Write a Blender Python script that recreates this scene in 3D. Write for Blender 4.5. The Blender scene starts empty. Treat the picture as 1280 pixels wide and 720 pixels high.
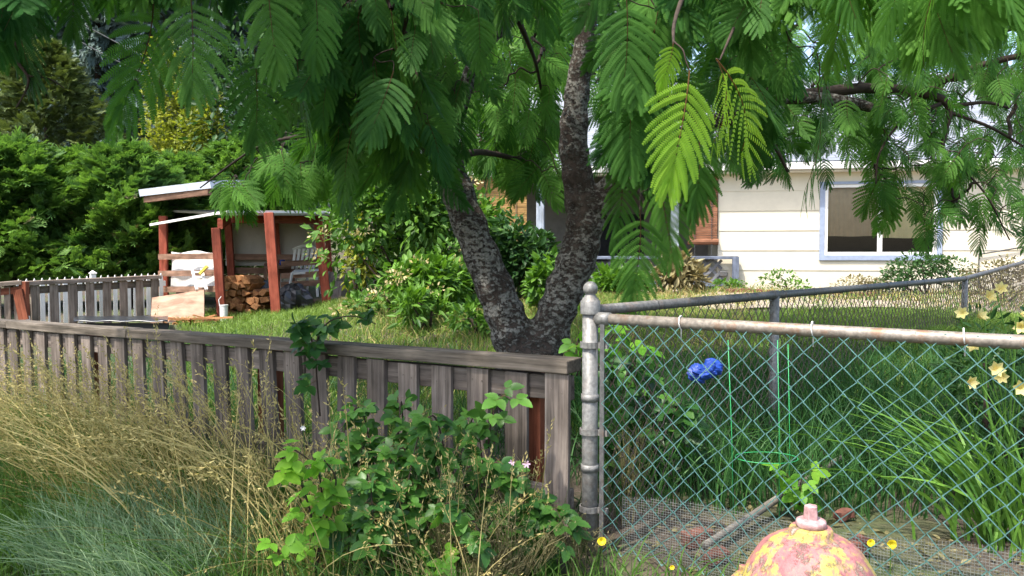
import bpy, math, random
import numpy as np
from mathutils import Vector

random.seed(7); RNG = np.random.default_rng(7)
SC = bpy.context.scene
COL = SC.collection
R = math.radians

# ------------------------------------------------------------------ camera, sky, sun, exposure
CAMZ = 1.0
PITCH = math.atan(0.04)
FPX = 1000.0
cd = bpy.data.cameras.new('camera'); cam = bpy.data.objects.new('camera', cd); COL.objects.link(cam)
cd.sensor_width = 36.0; cd.lens = 36.0 * FPX / 1280.0
cd.clip_start = 0.05; cd.clip_end = 600
cam.location = (0, 0, CAMZ); cam.rotation_euler = (math.pi/2 - PITCH, 0, 0)
SC.camera = cam

SUN_TO = Vector((-0.42, -0.40, 1.0)).normalized()
SUN_EL = math.asin(SUN_TO.z); SUN_AZ = math.atan2(SUN_TO.x, SUN_TO.y)
w = bpy.data.worlds.new('World'); SC.world = w; w.use_nodes = True
nt = w.node_tree
sky = nt.nodes.new('ShaderNodeTexSky'); sky.sky_type = 'NISHITA'; sky.sun_disc = False
sky.sun_elevation = SUN_EL; sky.sun_rotation = SUN_AZ; sky.dust_density = 3.0; sky.air_density = 1.0; sky.ozone_density = 0.6
bg = nt.nodes['Background']; bg.inputs[1].default_value = 0.15
nt.links.new(sky.outputs[0], bg.inputs[0])
sd = bpy.data.lights.new('sun', 'SUN'); sd.energy = 2.7; sd.angle = R(1.2); sd.color = (1.0, 0.95, 0.86)
sun = bpy.data.objects.new('sun', sd); COL.objects.link(sun)
sun.rotation_euler = SUN_TO.to_track_quat('Z', 'Y').to_euler(); sun.location = SUN_TO * 50

SC.view_settings.view_transform = 'Standard'; SC.view_settings.look = 'None'
SC.view_settings.exposure = 1.62; SC.view_settings.gamma = 1.0
cy = SC.cycles
cy.max_bounces = 7; cy.diffuse_bounces = 4; cy.glossy_bounces = 2; cy.transmission_bounces = 4; cy.transparent_max_bounces = 8
cy.caustics_reflective = False; cy.caustics_refractive = False
cy.use_denoising = True

# ------------------------------------------------------------------ helpers
cp, sp = math.cos(PITCH), math.sin(PITCH)
def P(px, py, Y):
    u = (px - 640) / FPX; v = (360 - py) / FPX
    t = Y / (cp + v * sp)
    return np.array([u * t, Y, CAMZ + t * (v * cp - sp)])

F0 = np.array([0.265, 2.7]); FD = np.array([0.829, -0.56]); FN = np.array([0.56, 0.829])
def sstep(a, b, x):
    t = np.clip((x - a) / (b - a), 0, 1); return t * t * (3 - 2 * t)
def gz(x, y):
    x = np.asarray(x, float); y = np.asarray(y, float)
    d = (x - F0[0]) * FN[0] + (y - F0[1]) * FN[1]
    rise = 0.44 * sstep(1.0, 3.6, d) * (1 - 0.5 * sstep(1.2, 3.6, -x))
    front = np.maximum(-0.36, 0.14 * np.minimum(d, 0))
    b = 0.02 * np.sin(x * 2.1 + 0.6) * np.cos(y * 1.7) + 0.012 * np.sin(x * 5.3 + y * 3.1)
    far = 0.1 * sstep(14, 30, y) * (y - 14)
    return np.where(d > 0, rise, front) + b + far
def onfence(t):            # t metres along the front property line from the gate post
    q = F0 + FD * t
    return np.array([q[0], q[1], 0.0])

class MB:
    def __init__(self):
        self.v = []; self.lc = []; self.t = []; self.q = []; self.tr = []; self.n = 0
    def add(self, v, quads=None, tris=None, tint=0.5, lc=None):
        v = np.asarray(v, float).reshape(-1, 3); m = len(v)
        self.v.append(v); self.lc.append(v if lc is None else np.asarray(lc, float))
        self.t.append(np.broadcast_to(np.asarray(tint, float), (m,)).copy())
        if quads is not None and len(quads): self.q.append(np.asarray(quads, int).reshape(-1, 4) + self.n)
        if tris is not None and len(tris): self.tr.append(np.asarray(tris, int).reshape(-1, 3) + self.n)
        self.n += m
        return self
    def tube(self, pts, rad, sides=8, cap=True, tint=0.5, jit=0.0):
        pts = np.asarray(pts, float); n = len(pts)
        rad = np.broadcast_to(np.asarray(rad, float), (n,))
        tan = np.gradient(pts, axis=0); tan /= np.linalg.norm(tan, axis=1)[:, None] + 1e-9
        up = np.array([0, 0, 1.0]) if abs(tan[0][2]) < 0.9 else np.array([1.0, 0, 0])
        S = []; U = []
        s = np.cross(tan[0], up); s /= np.linalg.norm(s)
        for i in range(n):
            s = s - tan[i] * np.dot(s, tan[i]); s /= np.linalg.norm(s) + 1e-9
            S.append(s); U.append(np.cross(s, tan[i]))
        S = np.array(S); U = np.array(U)
        a = np.linspace(0, 2 * np.pi, sides, endpoint=False)
        rr = rad[:, None, None] * (1 + jit * RNG.uniform(-1, 1, (n, sides, 1)))
        v = pts[:, None, :] + rr * (np.cos(a)[None, :, None] * S[:, None, :] + np.sin(a)[None, :, None] * U[:, None, :])
        i = np.arange(n - 1)[:, None]; j = np.arange(sides)[None, :]; j2 = (j + 1) % sides
        q = np.stack([i * sides + j, i * sides + j2, (i + 1) * sides + j2, (i + 1) * sides + j], -1).reshape(-1, 4)
        L = np.concatenate([[0], np.cumsum(np.linalg.norm(np.diff(pts, axis=0), axis=1))])
        lc = np.zeros((n, sides, 3)); lc[:, :, 0] = L[:, None] + random.random() * 9; lc[:, :, 1] = np.cos(a) * rad[:, None]; lc[:, :, 2] = np.sin(a) * rad[:, None]
        vv = v.reshape(-1, 3); lcc = lc.reshape(-1, 3); tris = []
        if cap:
            vv = np.vstack([vv, pts[0], pts[-1]]); lcc = np.vstack([lcc, lcc[0], lcc[-1]])
            c0 = n * sides; c1 = c0 + 1
            for k in range(sides):
                k2 = (k + 1) % sides
                tris.append((c0, k2, k)); tris.append((c1, (n - 1) * sides + k, (n - 1) * sides + k2))
        return self.add(vv, q, tris, tint, lcc)
    def beam(self, p, q, w, h, side=None, nseg=1, jit=0.0, tint=0.5, taper=1.0):
        p = np.asarray(p, float); q = np.asarray(q, float); a = q - p; L = np.linalg.norm(a); a = a / L
        if side is None:
            side = np.cross(a, [0, 0, 1.0])
            if np.linalg.norm(side) < 1e-3: side = np.array([1.0, 0, 0])
        side = np.asarray(side, float); side = side - a * np.dot(side, a); side /= np.linalg.norm(side); up = np.cross(side, a)
        v = []; lc = []; off = random.random() * 20
        for i in range(nseg + 1):
            f = i / nseg; k = 1 + (taper - 1) * f
            for (x, y) in ((-1, -1), (1, -1), (1, 1), (-1, 1)):
                jj = RNG.uniform(-1, 1, 2) * jit
                v.append(p + a * L * f + side * (x * w / 2 * k + jj[0]) + up * (y * h / 2 * k + jj[1]))
                lc.append((f * L + off, x * w / 2 + off, y * h / 2))
        qs = [(3, 2, 1, 0)]
        for i in range(nseg):
            b = 4 * i
            for k in range(4): qs.append((b + k, b + (k + 1) % 4, b + 4 + (k + 1) % 4, b + 4 + k))
        b = 4 * nseg; qs.append((b, b + 1, b + 2, b + 3))
        return self.add(v, qs, None, tint, lc)
    def slab(self, corners, thick, tint=0.5):          # four corners + thickness along the normal
        c = np.asarray(corners, float); n = np.cross(c[1] - c[0], c[3] - c[0]); n /= np.linalg.norm(n)
        v = np.vstack([c, c - n * thick])
        e = c[1] - c[0]; L = np.linalg.norm(e); e2 = c[3] - c[0]; L2 = np.linalg.norm(e2)
        lc = np.array([(0, 0, 0), (L, 0, 0), (L, L2, 0), (0, L2, 0)] * 2, float) + random.random() * 5
        return self.add(v, [(0, 1, 2, 3), (7, 6, 5, 4), (0, 4, 5, 1), (1, 5, 6, 2), (2, 6, 7, 3), (3, 7, 4, 0)], None, tint, lc)
    def lathe(self, prof, c, sides=32, lobe=0.0, nl=8, tint=0.5):
        a = np.linspace(0, 2 * np.pi, sides, endpoint=False); v = []
        for (r, z) in prof:
            k = 1 + lobe * np.abs(np.cos(a * nl / 2)) if r > 0.06 else np.ones(sides)
            v.append(np.stack([c[0] + r * k * np.cos(a), c[1] + r * k * np.sin(a), np.full(sides, c[2] + z)], -1))
        n = len(prof); v = np.concatenate(v)
        i = np.arange(n - 1)[:, None]; j = np.arange(sides)[None, :]; j2 = (j + 1) % sides
        q = np.stack([i * sides + j, i * sides + j2, (i + 1) * sides + j2, (i + 1) * sides + j], -1).reshape(-1, 4)
        return self.add(v, q, None, tint)
    def build(self, name, mat, parent=None, smooth=False, bevel=0.0, origin=None):
        v = np.concatenate(self.v); lc = np.concatenate(self.lc); t = np.concatenate(self.t)
        if parent is not None: org = ORG[parent]
        elif origin is not None: org = np.asarray(origin, float)
        else:
            org = v.mean(0); org[2] = v[:, 2].min()
        me = bpy.data.meshes.new(name)
        me.vertices.add(len(v)); me.vertices.foreach_set('co', (v - org).astype(np.float32).ravel())
        q = np.concatenate(self.q) if self.q else np.zeros((0, 4), int)
        tr = np.concatenate(self.tr) if self.tr else np.zeros((0, 3), int)
        loops = np.concatenate([q.ravel(), tr.ravel()])
        ls = np.concatenate([np.arange(len(q)) * 4, len(q) * 4 + np.arange(len(tr)) * 3])
        me.loops.add(len(loops)); me.loops.foreach_set('vertex_index', loops.astype(np.int32))
        me.polygons.add(len(ls)); me.polygons.foreach_set('loop_start', ls.astype(np.int32))
        me.update(calc_edges=True)
        at = me.attributes.new('tint', 'FLOAT', 'POINT'); at.data.foreach_set('value', t.astype(np.float32))
        at = me.attributes.new('lc', 'FLOAT_VECTOR', 'POINT'); at.data.foreach_set('vector', lc.astype(np.float32).ravel())
        me.polygons.foreach_set('use_smooth', np.full(len(ls), bool(smooth)))
        me.materials.append(mat)
        o = bpy.data.objects.new(name, me); COL.objects.link(o)
        if parent is not None: o.parent = parent; o.location = (0, 0, 0); ORG[o] = org
        else: o.location = org; ORG[o] = org
        if bevel:
            m = o.modifiers.new('bevel', 'BEVEL'); m.width = bevel; m.segments = 2; m.limit_method = 'ANGLE'
        return o
ORG = {}
def sub(o, parent):   # helper for sub-parts: parent origin equals the thing's origin
    return o
def tag(o, label, cat=None, group=None, kind=None):
    if label: o['label'] = label
    if cat: o['category'] = cat
    if group: o['group'] = group
    if kind: o['kind'] = kind
    return o
def thing(name, loc, label, cat, group=None):
    o = bpy.data.objects.new(name, None); COL.objects.link(o); o.location = tuple(float(a) for a in loc)
    o.empty_display_size = 0.1
    ORG[o] = np.asarray(loc, float); return tag(o, label, cat, group)
def copy_tree(o, parent=None):
    c = o.copy(); COL.objects.link(c)
    if parent is not None: c.parent = parent
    for ch in list(o.children): copy_tree(ch, c)
    return c

# ---- vector placement
def rotm(yaw, pitch, roll):
    cy_, sy_ = np.cos(yaw), np.sin(yaw); cx_, sx_ = np.cos(pitch), np.sin(pitch); cr, sr = np.cos(roll), np.sin(roll)
    z = np.zeros_like(cy_); o = np.ones_like(cy_)
    Rz = np.stack([np.stack([cy_, -sy_, z], -1), np.stack([sy_, cy_, z], -1), np.stack([z, z, o], -1)], -2)
    Rx = np.stack([np.stack([o, z, z], -1), np.stack([z, cx_, -sx_], -1), np.stack([z, sx_, cx_], -1)], -2)
    Ry = np.stack([np.stack([cr, z, sr], -1), np.stack([z, o, z], -1), np.stack([-sr, z, cr], -1)], -2)
    return Rz @ Rx @ Ry
def unit(a): return a / (np.linalg.norm(a, axis=-1, keepdims=True) + 1e-9)
def frames(axis, normal):        # local x=side, y=axis, z=normal
    y = unit(axis); x = unit(np.cross(y, normal)); z = np.cross(x, y)
    return np.stack([x, y, z], -1)
def place(mb, tmpl, pos, Rm, scale, tint):
    v, q, tr, tt = tmpl; N = len(pos); V = len(v)
    w_ = np.einsum('nij,vj->nvi', Rm, v) * np.asarray(scale).reshape(-1, 1, 1) + np.asarray(pos)[:, None, :]
    off = (np.arange(N) * V)[:, None, None]
    Q = (np.asarray(q)[None] + off).reshape(-1, 4) if len(q) else None
    T = (np.asarray(tr)[None] + off).reshape(-1, 3) if len(tr) else None
    t = np.where(tt[None, :] > 1.5, tt[None, :], np.clip(np.asarray(tint).reshape(-1, 1) + tt[None, :], 0, 1))
    mb.add(w_.reshape(-1, 3), Q, T, t.ravel())

# ------------------------------------------------------------------ materials
def newmat(name):
    m = bpy.data.materials.new(name); m.use_nodes = True
    return m, m.node_tree.nodes, m.node_tree.links, m.node_tree.nodes['Principled BSDF']
def rgb(c): return (c[0], c[1], c[2], 1)
def ramp(N, stops):
    r = N.new('ShaderNodeValToRGB'); e = r.color_ramp.elements
    while len(e) < len(stops): e.new(0.5)
    for k, (p, c) in zip(e, stops): k.position = p; k.color = rgb(c)
    return r
def lcvec(N, L, scale, attr='lc'):
    if attr == 'lc': a = N.new('ShaderNodeAttribute'); a.attribute_name = 'lc'; src = a.outputs['Vector']
    else: a = N.new('ShaderNodeTexCoord'); src = a.outputs['Object']
    m = N.new('ShaderNodeMapping'); m.inputs['Scale'].default_value = scale; L.new(src, m.inputs[0]); return m.outputs[0]
def noise(N, L, vec, scale, detail=4, rough=0.6):
    n = N.new('ShaderNodeTexNoise'); n.inputs['Scale'].default_value = scale; n.inputs['Detail'].default_value = detail; n.inputs['Roughness'].default_value = rough
    if vec is not None: L.new(vec, n.inputs['Vector'])
    return n.outputs['Fac']
def mixc(N, L, fac, a, b, mode='MIX'):
    m = N.new('ShaderNodeMix'); m.data_type = 'RGBA'; m.blend_type = mode
    for sock, val in ((m.inputs[0], fac), (m.inputs[6], a), (m.inputs[7], b)):
        if isinstance(val, (tuple, list)): sock.default_value = rgb(val)
        elif isinstance(val, (int, float)): sock.default_value = val
        else: L.new(val, sock)
    return m.outputs[2]
def bump(N, L, b, h, strength, dist=0.01):
    n = N.new('ShaderNodeBump'); n.inputs['Strength'].default_value = strength; n.inputs['Distance'].default_value = dist
    L.new(h, n.inputs['Height']); L.new(n.outputs[0], b.inputs['Normal'])
def leafmat(name, c0, c1, trans=0.35, stem=(0.12, 0.08, 0.04), rough=0.5, spec=0.25, tcol=None):
    m, N, L, b = newmat(name)
    a = N.new('ShaderNodeAttribute'); a.attribute_name = 'tint'
    r = ramp(N, [(0.0, c0), (1.0, c1)]); L.new(a.outputs['Fac'], r.inputs[0])
    gt = N.new('ShaderNodeMath'); gt.operation = 'GREATER_THAN'; gt.inputs[1].default_value = 1.5; L.new(a.outputs['Fac'], gt.inputs[0])
    nz = noise(N, L, lcvec(N, L, (1, 1, 1)), 9, 3)
    rr = ramp(N, [(0.3, (0.72, 0.76, 0.7)), (0.7, (1.2, 1.15, 1.1))]); L.new(nz, rr.inputs[0])
    c = mixc(N, L, 1.0, r.outputs[0], rr.outputs[0], 'MULTIPLY')
    c = mixc(N, L, gt.outputs[0], c, stem)
    L.new(c, b.inputs['Base Color']); b.inputs['Roughness'].default_value = rough; b.inputs['Specular IOR Level'].default_value = spec
    tr = N.new('ShaderNodeBsdfTranslucent')
    tc = mixc(N, L, 1.0, c, tcol or (1.5, 1.55, 0.75), 'MULTIPLY'); L.new(tc, tr.inputs[0])
    ms = N.new('ShaderNodeMixShader'); ms.inputs[0].default_value = trans
    L.new(b.outputs[0], ms.inputs[1]); L.new(tr.outputs[0], ms.inputs[2]); L.new(ms.outputs[0], N['Material Output'].inputs[0])
    return m
def woodmat(name, c0, c1, c2, grain=55, rough=0.8, stain=None, bmp=0.5):
    m, N, L, b = newmat(name)
    oi = N.new('ShaderNodeObjectInfo')
    n1 = noise(N, L, lcvec(N, L, (2.2, grain, grain)), 1.0, 6, 0.65)
    r = ramp(N, [(0.28, c0), (0.5, c1), (0.74, c2)]); L.new(n1, r.inputs[0])
    n2 = noise(N, L, lcvec(N, L, (4, 9, 9)), 1.0, 4)
    r2 = ramp(N, [(0.35, stain or (0.6, 0.58, 0.55)), (0.65, (1.12, 1.1, 1.08))]); L.new(n2, r2.inputs[0])
    c = mixc(N, L, 1.0, r.outputs[0], r2.outputs[0], 'MULTIPLY')
    mr = N.new('ShaderNodeMapRange'); mr.inputs[3].default_value = 0.75; mr.inputs[4].default_value = 1.2; L.new(oi.outputs['Random'], mr.inputs[0])
    hs = N.new('ShaderNodeHueSaturation'); L.new(mr.outputs[0], hs.inputs['Value']); L.new(c, hs.inputs['Color'])
    L.new(hs.outputs[0], b.inputs['Base Color']); b.inputs['Roughness'].default_value = rough; b.inputs['Specular IOR Level'].default_value = 0.2
    bump(N, L, b, n1, bmp, 0.004)
    return m
def plain(name, c, rough=0.6, metal=0.0, var=0.15, scale=8, spec=0.4, bmp=0.0, c2=None):
    m, N, L, b = newmat(name)
    n1 = noise(N, L, lcvec(N, L, (1, 1, 1), 'obj'), scale, 6, 0.65)
    lo = tuple(x * (1 - var * 2) for x in c); hi = c2 or tuple(min(1, x * (1 + var)) for x in c)
    r = ramp(N, [(0.3, lo), (0.52, c), (0.72, hi)]); L.new(n1, r.inputs[0]); L.new(r.outputs[0], b.inputs['Base Color'])
    b.inputs['Roughness'].default_value = rough; b.inputs['Metallic'].default_value = metal; b.inputs['Specular IOR Level'].default_value = spec
    if bmp: bump(N, L, b, n1, bmp, 0.01)
    return m

M = {}
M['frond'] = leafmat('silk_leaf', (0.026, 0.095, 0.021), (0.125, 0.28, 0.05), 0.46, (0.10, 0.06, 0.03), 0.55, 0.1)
M['frond_young'] = leafmat('silk_leaf_young', (0.16, 0.36, 0.03), (0.30, 0.48, 0.04), 0.45, (0.22, 0.12, 0.05))
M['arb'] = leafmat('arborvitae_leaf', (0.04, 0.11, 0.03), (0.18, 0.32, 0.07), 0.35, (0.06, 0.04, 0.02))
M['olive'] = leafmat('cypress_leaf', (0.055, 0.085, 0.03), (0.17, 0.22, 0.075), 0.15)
M['fir'] = leafmat('hazed_fir_needle', (0.08, 0.125, 0.12), (0.19, 0.26, 0.25), 0.1)  # distance haze painted into the needles: paler and bluer
M['yellowleaf'] = leafmat('golden_leaf', (0.12, 0.16, 0.02), (0.32, 0.34, 0.05), 0.35)
M['shrub'] = leafmat('shrub_leaf', (0.03, 0.09, 0.018), (0.12, 0.25, 0.03), 0.3)
M['shrubdark'] = leafmat('dark_shrub_leaf', (0.015, 0.05, 0.015), (0.05, 0.12, 0.03), 0.25)
M['cream'] = leafmat('cream_flower', (0.45, 0.36, 0.2), (0.7, 0.6, 0.38), 0.3)
M['bramble'] = leafmat('bramble_leaf', (0.025, 0.09, 0.02), (0.11, 0.26, 0.04), 0.34, (0.12, 0.07, 0.03), 0.4, 0.4)
M['bramble_young'] = leafmat('bramble_leaf_young', (0.09, 0.25, 0.025), (0.22, 0.42, 0.04), 0.4, (0.14, 0.12, 0.03))
M['grass'] = leafmat('grass_blade', (0.035, 0.10, 0.02), (0.13, 0.24, 0.045), 0.3)
M['grassdark'] = leafmat('dark_grass_blade', (0.025, 0.085, 0.025), (0.075, 0.19, 0.05), 0.25)
M['bluegrass'] = leafmat('blue_grass_blade', (0.10, 0.19, 0.105), (0.34, 0.45, 0.28), 0.32, tcol=(1.2, 1.3, 0.9))
M['drygrass'] = leafmat('dry_grass_stalk', (0.15, 0.128, 0.04), (0.54, 0.46, 0.21), 0.35, (0.45, 0.34, 0.16), 0.6, 0.1, tcol=(1.1, 1.0, 0.7))
M['weed'] = leafmat('dry_weed', (0.11, 0.105, 0.045), (0.32, 0.28, 0.15), 0.25, (0.25, 0.19, 0.08), tcol=(1.1, 1.0, 0.7))
M['strap'] = leafmat('daylily_leaf', (0.05, 0.14, 0.03), (0.16, 0.32, 0.05), 0.3)
M['lily'] = leafmat('lily_petal', (0.72, 0.62, 0.22), (0.85, 0.78, 0.42), 0.35, tcol=(1.1, 1.05, 0.8))
M['yellow'] = plain('dandelion_yellow', (0.85, 0.66, 0.02), 0.6, var=0.08)
M['pinkflower'] = plain('pink_petal', (0.75, 0.52, 0.62), 0.6)
M['fence'] = woodmat('weathered_fence', (0.055, 0.046, 0.039), (0.165, 0.137, 0.12), (0.285, 0.243, 0.215), 60)
M['fencecap'] = woodmat('weathered_cap', (0.04, 0.034, 0.026), (0.13, 0.11, 0.09), (0.23, 0.20, 0.17), 55)
M['rearfence'] = woodmat('rear_fence_wood', (0.10, 0.078, 0.06), (0.26, 0.205, 0.165), (0.38, 0.315, 0.265), 50)
M['fencered'] = woodmat('red_brown_wood', (0.10, 0.03, 0.018), (0.24, 0.075, 0.04), (0.33, 0.12, 0.07), 50)
M['redpost'] = woodmat('red_stained_post', (0.16, 0.035, 0.022), (0.30, 0.075, 0.045), (0.38, 0.11, 0.07), 40)
M['brownboard'] = woodmat('brown_board', (0.10, 0.06, 0.04), (0.22, 0.13, 0.09), (0.32, 0.2, 0.14), 40)
M['rawwood'] = woodmat('split_wood', (0.19, 0.08, 0.033), (0.36, 0.175, 0.075), (0.5, 0.28, 0.13), 45)
M['plywood'] = woodmat('plywood', (0.28, 0.17, 0.12), (0.36, 0.23, 0.165), (0.42, 0.28, 0.21), 18, bmp=0.1)
M['bamboo'] = woodmat('bamboo_slat', (0.12, 0.05, 0.028), (0.20, 0.092, 0.052), (0.27, 0.14, 0.085), 90)
M['bambooyellow'] = woodmat('yellow_bamboo', (0.20, 0.115, 0.04), (0.30, 0.18, 0.066), (0.36, 0.24, 0.10), 60)
M['paleblue'] = woodmat('pale_blue_paint', (0.25, 0.30, 0.38), (0.42, 0.48, 0.57), (0.55, 0.6, 0.68), 40)
M['bluewood'] = woodmat('slate_blue_paint', (0.08, 0.10, 0.15), (0.15, 0.18, 0.25), (0.22, 0.26, 0.34), 40)
M['greywood'] = woodmat('grey_lattice', (0.09, 0.095, 0.105), (0.18, 0.19, 0.21), (0.28, 0.295, 0.32), 40)
M['whitepaint'] = plain('white_paint', (0.74, 0.73, 0.70), 0.55, var=0.06)
M['siding'] = plain('cream_siding', (0.60, 0.55, 0.435), 0.6, var=0.06, scale=2.2)
M['trim'] = plain('shaded_trim', (0.27, 0.32, 0.43), 0.5, var=0.1)  # blue shading of the window trim is put into its base colour
M['metalroof'] = plain('pale_metal_roof', (0.55, 0.6, 0.68), 0.45, var=0.12, scale=6)
M['whitetarp'] = plain('white_tarp', (0.66, 0.65, 0.63), 0.5, var=0.12, bmp=0.3)
M['blacktarp'] = plain('black_plastic', (0.02, 0.022, 0.026), 0.28, var=0.2, spec=0.6)
M['bluebag'] = plain('blue_plastic', (0.012, 0.05, 0.30), 0.5, var=0.3)
M['whiteplastic'] = plain('white_plastic', (0.72, 0.71, 0.68), 0.4, var=0.06)
M['yellowpaint'] = plain('yellow_paint', (0.6, 0.5, 0.08), 0.5)
M['beigepanel'] = plain('beige_panel', (0.42, 0.39, 0.34), 0.7, var=0.1, scale=2.5)
M['greenwire'] = plain('green_wire', (0.04, 0.36, 0.12), 0.4, var=0.1)
M['brick'] = plain('red_brick', (0.15, 0.06, 0.042), 0.9, var=0.25, scale=30, bmp=0.4)
M['log'] = woodmat('grey_pole', (0.07, 0.062, 0.055), (0.14, 0.128, 0.115), (0.22, 0.205, 0.185), 30)
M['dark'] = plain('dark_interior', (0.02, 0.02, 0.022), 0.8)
M['porchwall'] = plain('porch_wall', (0.22, 0.2, 0.18), 0.8, var=0.1)
M['curtain'] = plain('curtain_cloth', (0.52, 0.39, 0.24), 0.9, var=0.06)
M['curtain2'] = plain('curtain_gold', (0.85, 0.72, 0.38), 0.9, var=0.06)
M['ironcable'] = plain('dark_cable', (0.05, 0.05, 0.05), 0.6)

def galv(name, c, metal=0.6, rough=0.45, rust=0.25):
    m, N, L, b = newmat(name)
    v = lcvec(N, L, (1, 1, 1), 'obj')
    n1 = noise(N, L, v, 14, 7, 0.7); n2 = noise(N, L, v, 70, 3)
    r = ramp(N, [(0.35, tuple(x * 0.62 for x in c)), (0.6, c), (0.75, tuple(min(1, x * 1.25) for x in c))]); L.new(n2, r.inputs[0])
    rr = ramp(N, [(0.52, (0, 0, 0)), (0.66, (rust * 2,) * 3)]); L.new(n1, rr.inputs[0])
    cc = mixc(N, L, rr.outputs[0], r.outputs[0], (0.20, 0.115, 0.07))
    L.new(cc, b.inputs['Base Color']); b.inputs['Metallic'].default_value = metal; b.inputs['Roughness'].default_value = rough
    return m
M['galv'] = galv('galvanised_steel', (0.22, 0.215, 0.205), 0.3, 0.55, 0.12)
M['galvrust'] = galv('rusting_rail', (0.27, 0.235, 0.2), 0.3, 0.55, 0.5)
M['galvdark'] = galv('dull_steel', (0.13, 0.13, 0.13), 0.4, 0.55, 0.2)
M['mesh'] = galv('teal_mesh_wire', (0.14, 0.30, 0.285), 0.35, 0.4, 0.0)
M['meshbrown'] = galv('brown_mesh_wire', (0.16, 0.13, 0.11), 0.3, 0.6, 0.5)
M['cloth'] = galv('hardware_cloth_wire', (0.34, 0.36, 0.35), 0.5, 0.5, 0.0)

def bark():
    m, N, L, b = newmat('lichened_bark')
    v = lcvec(N, L, (1, 1, 1), 'obj')
    n0 = noise(N, L, v, 18, 6, 0.7)
    base = ramp(N, [(0.3, (0.02, 0.0145, 0.012)), (0.55, (0.065, 0.049, 0.04)), (0.75, (0.13, 0.10, 0.085))]); L.new(n0, base.inputs[0])
    vm = lcvec(N, L, (36, 36, 52), 'obj')
    n1 = noise(N, L, vm, 1.0, 8, 0.7)
    big = noise(N, L, v, 3.2, 2)
    ad = N.new('ShaderNodeMath'); ad.operation = 'MULTIPLY_ADD'; ad.inputs[1].default_value = 0.42; L.new(big, ad.inputs[0]); L.new(n1, ad.inputs[2])
    lm = ramp(N, [(0.675, (0, 0, 0)), (0.755, (1, 1, 1))]); L.new(ad.outputs[0], lm.inputs[0])
    n2 = noise(N, L, v, 90, 3)
    lic = ramp(N, [(0.3, (0.115, 0.108, 0.093)), (0.7, (0.26, 0.245, 0.215))]); L.new(n2, lic.inputs[0])
    c = mixc(N, L, lm.outputs[0], base.outputs[0], lic.outputs[0])
    L.new(c, b.inputs['Base Color']); b.inputs['Roughness'].default_value = 0.9; b.inputs['Specular IOR Level'].default_value = 0.15
    h = N.new('ShaderNodeMath'); h.operation = 'ADD'; L.new(n0, h.inputs[0]); L.new(lm.outputs[0], h.inputs[1])
    bump(N, L, b, h.outputs[0], 0.9, 0.012)
    return m
M['bark'] = bark()
M['twig'] = plain('twig_bark', (0.045, 0.03, 0.022), 0.9, var=0.3, scale=20)

def hydrant_paint():
    m, N, L, b = newmat('peeling_hydrant_paint')
    v = lcvec(N, L, (1, 1, 1), 'obj')
    vs = lcvec(N, L, (1.25, 1.25, .7), 'obj'); n1 = noise(N, L, vs, 14, 10, 0.72); n2 = noise(N, L, vs, 22, 10, 0.78); n3 = noise(N, L, v, 26, 6, 0.75)
    base = ramp(N, [(0.3, (0.20, 0.062, 0.072)), (0.5, (0.33, 0.125, 0.125)), (0.7, (0.38, 0.19, 0.16))]); L.new(n3, base.inputs[0])
    ym = ramp(N, [(0.48, (0, 0, 0)), (0.56, (1, 1, 1))]); L.new(n1, ym.inputs[0])
    c = mixc(N, L, ym.outputs[0], base.outputs[0], (0.40, 0.32, 0.075))
    wm = ramp(N, [(0.54, (0, 0, 0)), (0.62, (1, 1, 1))]); L.new(n2, wm.inputs[0])
    c = mixc(N, L, wm.outputs[0], c, (0.44, 0.35, 0.28))
    dm = ramp(N, [(0.36, (1, 1, 1)), (0.40, (0, 0, 0))]); L.new(n2, dm.inputs[0])
    c = mixc(N, L, dm.outputs[0], c, (0.12, 0.055, 0.07))
    L.new(c, b.inputs['Base Color']); b.inputs['Roughness'].default_value = 0.6
    ht = N.new('ShaderNodeMath'); ht.operation = 'ADD'; L.new(wm.outputs[0], ht.inputs[0]); L.new(n2, ht.inputs[1])
    bump(N, L, b, ht.outputs[0], 0.8, 0.006)
    return m
M['hydrant'] = hydrant_paint()
M['hydrantcap'] = plain('worn_pink_paint', (0.38, 0.22, 0.22), 0.6, var=0.25, scale=40, c2=(0.55, 0.46, 0.43), bmp=0.2)

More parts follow.
